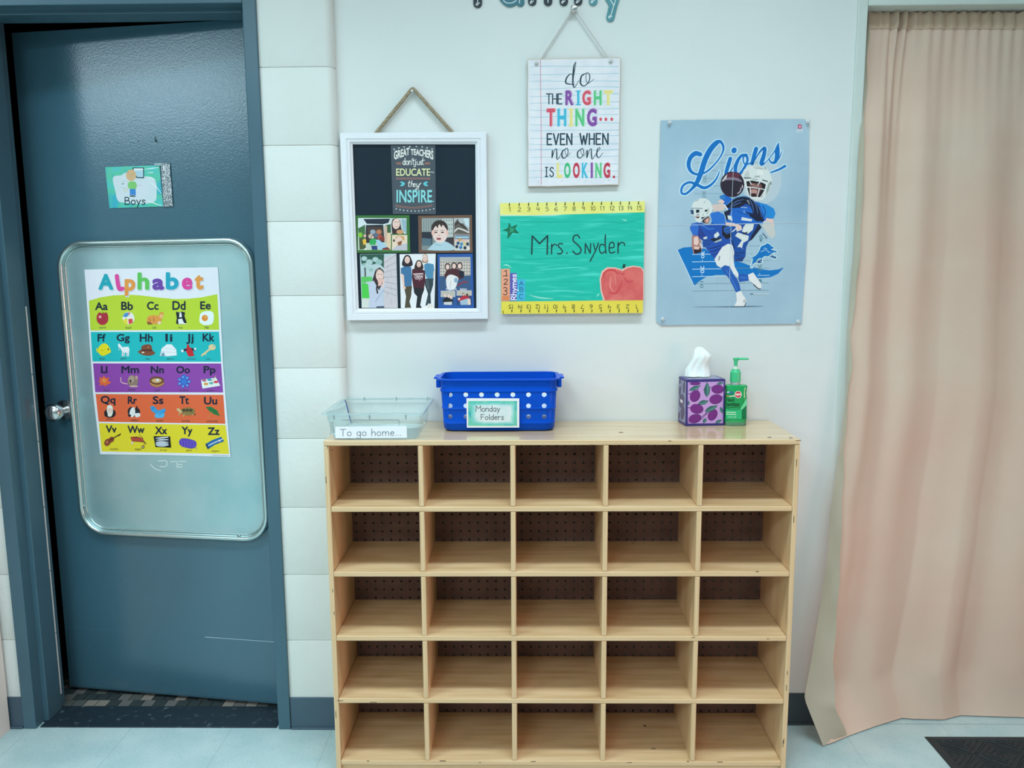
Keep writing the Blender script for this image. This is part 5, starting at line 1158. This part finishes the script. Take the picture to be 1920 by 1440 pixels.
P('1098,800 1105,760 1098,720 1100,705 1120,712 1150,705 1175,712 1170,745 1190,800 1150,815 1105,812', '18202A'); P('1128,712 1142,712 1148,750 1138,765 1125,750', 'E8EEF0'); P('1115,770 1150,765 1165,800 1195,812 1120,812', 'E8EEF0'); E(1138, 757, 7, 5, '18202A'); E(1160, 735, 10, 16, '2A323A')
P('1298,770 1310,720 1360,700 1415,712 1420,780 1400,815 1340,820 1305,800', 'F2F4F4', 1); E(1345, 760, 27, 27, 'E89030'); E(1352, 752, 8, 8, 'F4C080')
# row 2
P('430,1020 460,985 495,978 525,1010 540,1050 510,1070 470,1085 435,1060', 'E8DC20', 1); P('430,1035 412,1010 420,1060', 'E8DC20'); E(517, 1028, 6, 8, '2A3030'); S('450,1040 490,1030', 5, 'C8B818')
P('600,985 612,978 625,995 640,1010 690,1005 700,1030 695,1060 650,1055 630,1040 620,1015 605,1010', 'E6EEF2'); 
for x in (640, 655, 680, 692): S([(x, 1045), (x-2, 1085)], 9, 'DDE6EC')
S('612,1012 608,1035', 6, 'C8D4DA')
P('770,1050 800,1030 805,1000 850,985 885,995 895,1035 920,1060 880,1082 820,1078', '7A4A34', 1); P('800,1030 890,1030 893,1045 800,1042', '4A2A22'); E(815, 1055, 12, 6, 'E8E0D8'); E(860, 1010, 10, 5, 'B07A58')
P('960,1085 975,1020 1020,985 1060,985 1100,1030 1105,1080 1030,1088', 'E4EDF2', 0); P('960,1085 970,1050 995,1042 1010,1085', 'C4D8E4'); P('972,1085 980,1062 995,1060 1000,1085', '5A90A4'); S('1000,1020 1090,1030', 4, 'C4D4E0'); S('1010,1050 1100,1055', 4, 'C4D4E0')
P('1175,1025 1200,1005 1235,1020 1255,1085 1205,1090', 'C0282E'); P('1175,1022 1200,1030 1160,1050 1145,1040', '20284A'); P('1225,1015 1270,1025 1265,1040 1240,1042', '20284A'); P('1140,1035 1160,1030 1165,1050 1145,1052', 'E6ECF0'); P('1255,1015 1272,1018 1268,1035 1252,1034', 'E6ECF0'); P('1190,990 1205,985 1215,1010 1195,1015', 'C0282E')
E(1408, 1010, 32, 26, 'D8CC9C'); S('1390,1025 1320,1080', 16, 'D8CC9C'); S('1345,1060 1355,1075', 8, 'D8CC9C'); E(1424, 1000, 6, 6, '1EB8BE')
# row 3
P('430,1290 450,1300 440,1265 465,1275 480,1250 495,1275 525,1268 515,1300 545,1310 515,1330 490,1340 495,1350 470,1330 440,1345 450,1320', 'E06A3A'); P('460,1290 480,1275 505,1295 480,1320', 'E89050')
S('625,1270 630,1310 680,1325', 8, 'D8B8C0'); E(728, 1300, 46, 50, '8A7A70'); E(715, 1285, 26, 32, 'A89888'); E(708, 1300, 9, 12, '2E2628'); E(735, 1345, 40, 8, 'C8AFA8'); E(760, 1270, 12, 16, 'B89A94')
E(935, 1315, 62, 38, '9A6A40'); E(932, 1295, 62, 34, '6E4A2C'); E(932, 1297, 44, 20, 'C8A878'); E(940, 1292, 14, 10, 'C8E4EC'); S('880,1320 935,1345 990,1320', 7, 'C89A60'); S('890,1305 930,1325 985,1300', 5, '5A3A24')
E(1165, 1290, 28, 46, '3A7AD0')
for a in range(7):
    r_ = a*2*PI/7; E(1167+40*math.cos(r_), 1305+38*math.sin(r_), 20, 14, '2C66C0', r_); E(1167+42*math.cos(r_), 1305+40*math.sin(r_), 10, 6, '7CB4EC', r_)
P('1312,1290 1440,1270 1478,1340 1325,1365', 'EEF0EE')
for x, y, c in ((1340, 1295, 'B06A8A'), (1385, 1288, '3AA0B8'), (1355, 1325, 'D89A40'), (1400, 1318, '6AB0A8'), (1440, 1308, 'D04848')): E(x, y, 20, 11, c)
S('1405,1300 1440,1255', 6, 'C8A878')
S3()
# row 4
E(532, 250, 50, 40, '22222A'); P('505,230 512,190 550,190 558,235 545,275 515,275', 'EAE4DC', 1); E(532, 225, 20, 20, 'E8CEC0'); P('505,205 512,185 535,178 552,190 555,205', 'F0F0EC'); P('490,250 510,240 515,285 485,275', '22222A')
E(720, 240, 36, 44, '1E242C', -.2); E(760, 240, 30, 36, '1E242C'); P('710,215 740,200 748,250 725,285 700,265', 'E4EAEC', 1); P('745,255 785,250 790,275 755,285', 'E4EAEC', 1); P('755,195 765,185 775,235 760,230', '1E242C'); E(700, 270, 14, 10, '1E242C')
P('880,195 910,190 945,225 1000,210 1005,240 960,265 920,250 890,230', '3AA0DC', 1); P('925,255 990,245 992,285 930,290 915,275', '55B4E8', 1); S('885,215 910,200', 6, '1E78B8'); S('950,262 1000,238', 5, '1E78B8')
E(1200, 235, 62, 34, '8A7A48'); P('1100,215 1120,205 1150,235 1145,250 1115,235', 'C8BC88'); 
for x in (1165, 1195, 1225): E(x, 225, 15, 13, '4A4428'); 
for q in ((1125, 265), (1160, 275), (1240, 262)): S([(q[0]+8, q[1]-15), q], 10, 'B8A870')
S('1235,245 1265,265', 8, '6A5E38')
P('1352,195 1400,195 1450,225 1475,275 1430,260 1390,240', '2A7A40', 0); S('1405,235 1370,295', 4, 'D8905A'); S('1380,205 1440,245', 4, '1E5A30')
# row 5
E(510, 500, 26, 32, '8A4A2E', .5); E(545, 475, 22, 24, '8A4A2E', .5); E(527, 488, 20, 22, '8A4A2E'); S('540,475 610,435', 8, '3A2420'); S('605,442 622,428', 10, '4A2C24'); S('500,515 545,470', 4, '2E1C18'); E(507, 498, 12, 16, 'B06A48', .5)
P('705,455 815,465 820,495 720,490', 'B04A3A'); P('705,455 760,450 815,465', '7A3028'); S('780,435 815,465', 4, '5A4A40'); S('815,480 842,512', 5, '4A3A34'); E(815, 540, 13, 13, '3A3430'); E(815, 540, 7, 7, 'D8D0B0'); E(722, 505, 10, 12, 'D8D0C0'); S('725,490 825,500 815,535', 5, '8A4A3A')
P('905,447 1048,448 1056,545 922,540', '161C24'); 
for y, x0 in ((465, 925), (482, 930), (500, 925), (518, 935)): S([(x0, y), (970, y-4), (1030, y-10+(y-465)*.3)], [5, 13, 8], 'C8D8E0')
P('925,510 970,500 1035,515 1000,535 940,532', 'B8CCD8', 1)
P('1125,490 1150,465 1210,470 1265,490 1272,530 1240,552 1180,545 1135,525', '5A48B8', 1); 
for k in range(5): S([(1140+k*25, 480), (1150+k*25, 510), (1150+k*24, 540)], 4, '7A68D0')
S('1265,530 1272,560', 4, '8A78D8')
P('1348,515 1410,480 1485,452 1510,490 1430,520 1370,560', '1E6AA8'); S('1362,535 1420,505 1500,470', 8, 'C8DCE8'); E(1470, 485, 12, 8, 'D8DCD8'); P('1348,515 1362,508 1385,548 1370,560', '12406E')
tag(A.build('alphabet_chart'), 'Alphabet chart with coloured rows of letters and pictures, stuck on the metal tray', 'chart')

# boys card with its tape
t = thing('door_sign', 'small teal laminated card reading Boys taped to the upper part of the grey door', 'sign', HP+DU*-.45+Vector((0, 0, 1.6)))
A = DA(.0022); A.view(190, 300, 13.714); E, P, S = A.E, A.P, A.S
A.slab([(98, 182), (1490, 135), (1590, 1195), (210, 1240)], mat('teal card', '4CC4C0', .25, h2='35AFC4', h3='52C4A4', scale=22), .0010, 'BFE0DC')
P('300,450 520,390 640,330 1100,420 1380,520 1420,900 1350,1080 1000,1130 620,1100 430,1050 360,800', mat('card pale wash', 'BFDDE2', .3, h2='C9DCE6', scale=20), 1)
P('800,190 1095,195 1105,470 905,465 810,300', '2A4650'); P('830,225 1070,225 1080,440 920,440 840,280', 'A8D0E0'); P('830,215 1070,215 1070,265 830,265', 'DCECEE')
S('525,545 680,555', 10, 'A8BCC0'); S('530,620 575,605', 16, '37525C'); S('545,715 690,740', 9, '9CB0B0'); E(630, 775, 60, 60, 'C8D8D4')
S('905,650 1030,650', 10, 'A8B8B8')
P('730,725 880,725 890,900 840,910 805,880 770,910 735,905', '3A88D0'); P('680,640 720,560 860,555 905,620 890,735 720,735', '7CC878', 1)
E(765, 395, 130, 150, 'CDB48A'); S('690,330 740,300', 12, 'C0A272'); S('810,310 850,350', 12, 'C0A272'); S('745,400 770,410 790,400', 8, 'A08860'); E(725, 370, 9, 11, '8A7050', n=8); E(805, 370, 9, 11, '8A7050', n=8)
S('740,925 785,935 805,905 825,935 870,930', 26, '1E3A44')
A.H('Boys', 610, 1145, 1125, 185, 26, '1C3A44')
for q in ('1100,240 1300,215 1480,190', '1120,430 1280,450 1400,520', '1230,560 1400,680 1540,860', '1150,1020 1350,1110 1570,1180', '1180,330 1320,320'): S(q, [6, 22, 8], 'DDF2F2')
A.build('card', t)
A = DA(.0040); A.view(190, 300, 13.714)
def glit():
    m = mat('glitter tape', '5A7078', .3, .4)
    nt = m.node_tree; b = nt.nodes['Principled BSDF']; co = coords(nt)
    v = N(nt, 'ShaderNodeTexNoise'); v.inputs['Scale'].default_value = 420; nt.links.new(co, v.inputs['Vector'])
    r = N(nt, 'ShaderNodeValToRGB'); e = r.color_ramp.elements; e[0].position = .47; e[1].position = .58; e[0].color = base('3F5A64'); e[1].color = base('D8E6EA')
    nt.links.new(v.outputs[0], r.inputs[0]); nt.links.new(r.outputs[0], b.inputs['Base Color']); return m
A.slab([(1535, 82), (1755, 78), (1840, 1190), (1595, 1200)], glit(), .0006)
A.slab([(1365, 80), (1530, 75), (1535, 150), (1360, 140)], mat('clear tape', '8FB4BC', .2), .0006)
A.build('tape', t)

# ================================================================== curtain, closet contents, mat
def cloth(name, h, transp, transl, h2):
    m = bpy.data.materials.new(name); m.use_nodes = True; nt = m.node_tree; out = nt.nodes['Material Output']; nt.nodes.remove(nt.nodes['Principled BSDF'])
    co = coords(nt, (1, 1, 1)); n = N(nt, 'ShaderNodeTexNoise'); n.inputs['Scale'].default_value = 2.5; n.inputs['Detail'].default_value = 6; nt.links.new(co, n.inputs['Vector'])
    r = N(nt, 'ShaderNodeValToRGB'); e = r.color_ramp.elements; e[0].position = .35; e[1].position = .65; e[0].color = base(h); e[1].color = base(h2); nt.links.new(n.outputs[0], r.inputs[0])
    w1 = N(nt, 'ShaderNodeTexNoise'); w1.inputs['Scale'].default_value = 1; w1.inputs['Detail'].default_value = 2
    c2 = coords(nt, (60, 60, 900)); nt.links.new(c2, w1.inputs['Vector'])
    bp = N(nt, 'ShaderNodeBump'); bp.inputs['Strength'].default_value = .35; bp.inputs['Distance'].default_value = .0008; nt.links.new(w1.outputs[0], bp.inputs['Height'])
    d = N(nt, 'ShaderNodeBsdfDiffuse'); tl_ = N(nt, 'ShaderNodeBsdfTranslucent'); tp = N(nt, 'ShaderNodeBsdfTransparent')
    for s_ in (d, tl_): nt.links.new(r.outputs[0], s_.inputs[0]); nt.links.new(bp.outputs[0], s_.inputs['Normal'])
    m1 = N(nt, 'ShaderNodeMixShader'); m1.inputs[0].default_value = transl; nt.links.new(d.outputs[0], m1.inputs[1]); nt.links.new(tl_.outputs[0], m1.inputs[2])
    m2 = N(nt, 'ShaderNodeMixShader'); m2.inputs[0].default_value = transp; nt.links.new(m1.outputs[0], m2.inputs[1]); nt.links.new(tp.outputs[0], m2.inputs[2])
    nt.links.new(m2.outputs[0], out.inputs[0]); return m
t = thing('curtain', 'long sheer peach curtain covering the closet opening, its hem spilling onto the floor', 'curtain', (1.35, .03, 0))
Ledge = [(1627, 26, .045), (1626, 60, .043), (1621, 110, .04), (1618, 160, .03), (1613, 240, -.008), (1609, 300, -.012), (1601, 480, -.015), (1597, 516, -.016), (1590, 624, -.02), (1588, 733, -.026), (1574, 850, -.034), (1556, 960, -.045), (1553, 1030, -.055), (1540, 1120, -.07), (1520, 1243, -.088), (1510, 1293, -.098), (1508, 1310, -.10), (1521, 1343, -.108)]
Hin = [(1629, 26), (1630, 60), (1626, 110), (1625, 160), (1619, 240), (1620, 320), (1613, 450), (1609, 516), (1595, 624), (1597, 680), (1589, 751), (1582, 850), (1578, 960), (1576, 1030), (1571, 1120), (1562, 1243), (1565, 1305), (1566, 1325), (1572, 1335)]
Le = [onY(x, y, Y) for x, y, Y in Ledge]; Le.append(onZ(1543, 1398, .004))
Re = [(onY(1920, 30, .045)+Vector((.38, 0, 0))), Vector((1.86, .04, 1.0)), Vector((1.86, .03, .004))]
def sample(P, k):
    if len(P) == 2: return P[0].lerp(P[1], k)
    L = [0]
    for a, b in zip(P[:-1], P[1:]): L.append(L[-1]+(b-a).length)
    s_ = k*L[-1]
    for i in range(len(P)-1):
        if s_ <= L[i+1] or i == len(P)-2:
            return P[i].lerp(P[i+1], min(1, max(0, (s_-L[i])/(L[i+1]-L[i]))))
Bot = [onZ(x, y, .004) for x, y in ((1543, 1398), (1562, 1392), (1592, 1379), (1640, 1362), (1691, 1346), (1716, 1348), (1770, 1349), (1801, 1341), (1860, 1343), (1920, 1345))]+[Vector((1.86, .035, .004))]
Topx = [Le[0], Re[0]]
NU, NV = 170, 110
import itertools
def cpt(u, v):
    l = sample(Le, v); r = sample(Re, v); b = sample(Bot, u); tp = Topx[0].lerp(Topx[1], u)
    lb, rb = Le[-1], Re[-1]; lt, rt = Le[0], Re[0]
    # Coons patch through the four measured edges
    p = l*(1-u)+r*u + tp*(1-v)+b*v - (lt*(1-u)*(1-v)+rt*u*(1-v)+lb*(1-u)*v+rb*u*v)
    # folds: gathered pleats near the top left, broad soft folds below
    fall = math.exp(-v*3.2)
    px = u
    f = .012*math.exp(-((u-.10)/.05)**2)*math.sin(u*210)*math.exp(-v*11)
    f += -.020*math.exp(-((u-.135-.02*v)/.035)**2)*(1-.75*v)*min(1, v*6+.15)
    f += .020*math.exp(-((u-.055)/.03)**2)*(1-.5*v)*min(1, v*5)
    f += .014*math.exp(-((u-.21-.01*v)/.05)**2)*(1-.3*v)*min(1, v*5)
    f += .014*math.exp(-((u-.40-.05*v)/.06)**2)*(1-.4*v)*min(1, v*5)
    f += -.014*math.exp(-((u-.52-.02*v)/.05)**2)*(1-.5*v)*min(1, v*5)
    f += .0035*math.sin(u*41+2*v)*(.4+.6*v)*min(1, v*8)*(1-.5*v)
    f += .004*math.sin(u*160)*math.exp(-v*18)
    if v > .8:
        k = (v-.8)/.2
        f += -.045*k*k*math.exp(-((u-.12)/.10)**2)+.012*k*math.sin(u*30+1)*(1-k*.3)
        p.z += .0*k
    p.y -= f*min(1, u*12)*min(1, (1-v)*14)
    p.z = max(p.z, .003)
    return p
uh = .012
def ucol(j): return j/NU
bm = BM(); grid = [[bm.verts.new(cpt(ucol(j), i/NV)) for j in range(NU+1)] for i in range(NV+1)]
for i in range(NV):
    for j in range(NU): bm.faces.new((grid[i][j], grid[i][j+1], grid[i+1][j+1], grid[i+1][j]))
mk('curtain_fabric', bm, cloth('peach cotton', 'EDD8C6', .11, .12, 'E2CDBB'), t, smooth=True, sharp=180)
# doubled side hem: a paler strip lying just in front of the left edge
bm = BM(); rows = []
Hi3 = [onY(x, y, Yk) for (x, y), Yk in zip(Hin, [e[2]-.004 for e in Ledge]+[-.098])]
Hi3[-1] = onZ(1588, 1378, .006)
for i in range(NV+1):
    v = i/NV; a = sample(Le, v); b = sample(Hi3, v); c = a.lerp(b, .5); c.y -= .003+.003*math.sin(v*60)
    a = a+Vector((0, -.0015, 0)); b = b+Vector((.0015*math.sin(v*85), -.002, 0))
    rows.append([bm.verts.new(q) for q in (a, a.lerp(c, .5), c, c.lerp(b, .5), b)])
for i in range(NV):
    for j in range(4): bm.faces.new((rows[i][j], rows[i][j+1], rows[i+1][j+1], rows[i+1][j]))
mk('side_hem', bm, cloth('pale hem cotton', 'B6BEAE', .02, .12, 'AEB6A4'), t, smooth=True, sharp=180)
# header band: doubled fabric of the rod pocket
bm = BM(); rows = []
for i in range(5):
    rows.append([bm.verts.new(cpt(j/NU, i*.0052)+Vector((0, -.0025-.003*math.sin(i/4*PI)-.0012*math.sin(j*1.9), .004+.0022*math.sin(j*1.3)*(i == 0)))) for j in range(NU+1)])
for i in range(4):
    for j in range(NU): bm.faces.new((rows[i][j], rows[i][j+1], rows[i+1][j+1], rows[i+1][j]))
mk('rod_pocket', bm, cloth('pocket cotton', 'D2C6B2', .1, .2, 'C8BCA6'), t, smooth=True, sharp=180)
# contents dimly visible through the cloth
t = thing('storage_shelf', 'shelf unit dimly visible through the peach curtain', 'shelf', (1.35, .45, 0))
M_dim = mat('shelf board', 'D8D0C4', .6)
for x in (.96, 1.85): 
    bm = BM(); box(bm, x, x+.02, .30, .62, 0, 1.85); mk('upright', bm, M_dim, t)
for z in (.25, .62, 1.0, 1.36, 1.70):
    bm = BM(); box(bm, .98, 1.85, .30, .62, z, z+.025); mk('shelf', bm, M_dim, t)
# floor mat
a = onZ(1733, 1382, .0); mx0, my1 = a.x, a.y
MX1, MY0 = mx0+.90, my1-.60
t = thing('floor_mat', 'black ribbed rubber-edged mat on the floor in front of the curtain', 'mat', (mx0+.45, my1-.3, 0))
bm = BM()
def mring(i, z): return [Vector(p+(z,)) for p in ((mx0+i, MY0+i), (MX1-i, MY0+i), (MX1-i, my1-i), (mx0+i, my1-i))]
loft(bm, [mring(0, .0005), mring(.001, .002), mring(.014, .006), mring(.018, .006), mring(.021, .0045)], True, True)
mk('rubber_border', bm, mat('mat rubber', '232A2C', .6), t)
bm = BM()
for k in range(60):   # diagonal ribs in alternating blocks
    pass
cell = .075
for i in range(12):
    for j in range(8):
        x0, y0 = mx0+.022+i*cell*.95, my1-.022-(j+1)*cell*.92
        if x0+cell > MX1-.02 or y0 < MY0+.02: continue
        for r_ in range(4):
            o = (r_+.5)*cell/4
            if (i+j) % 2: p, q = (x0+o, y0+cell*.9), (x0+.003, y0+cell*.9-o) ; p2, q2 = (x0+cell*.92, y0+cell*.9-o), (x0+o, y0+.003)
            else: p, q = (x0+o, y0+.003), (x0+.003, y0+o); p2, q2 = (x0+cell*.92, y0+o), (x0+o, y0+cell*.9)
            for a_, b_ in ((p, q), (p2, q2)):
                tube(bm, [(a_[0], a_[1], .0050), (b_[0], b_[1], .0050)], .0026, 6)
mk('ribbing', bm, mat('mat carpet', '2A3234', .9, h2='1E2628', scale=90), t, smooth=True)
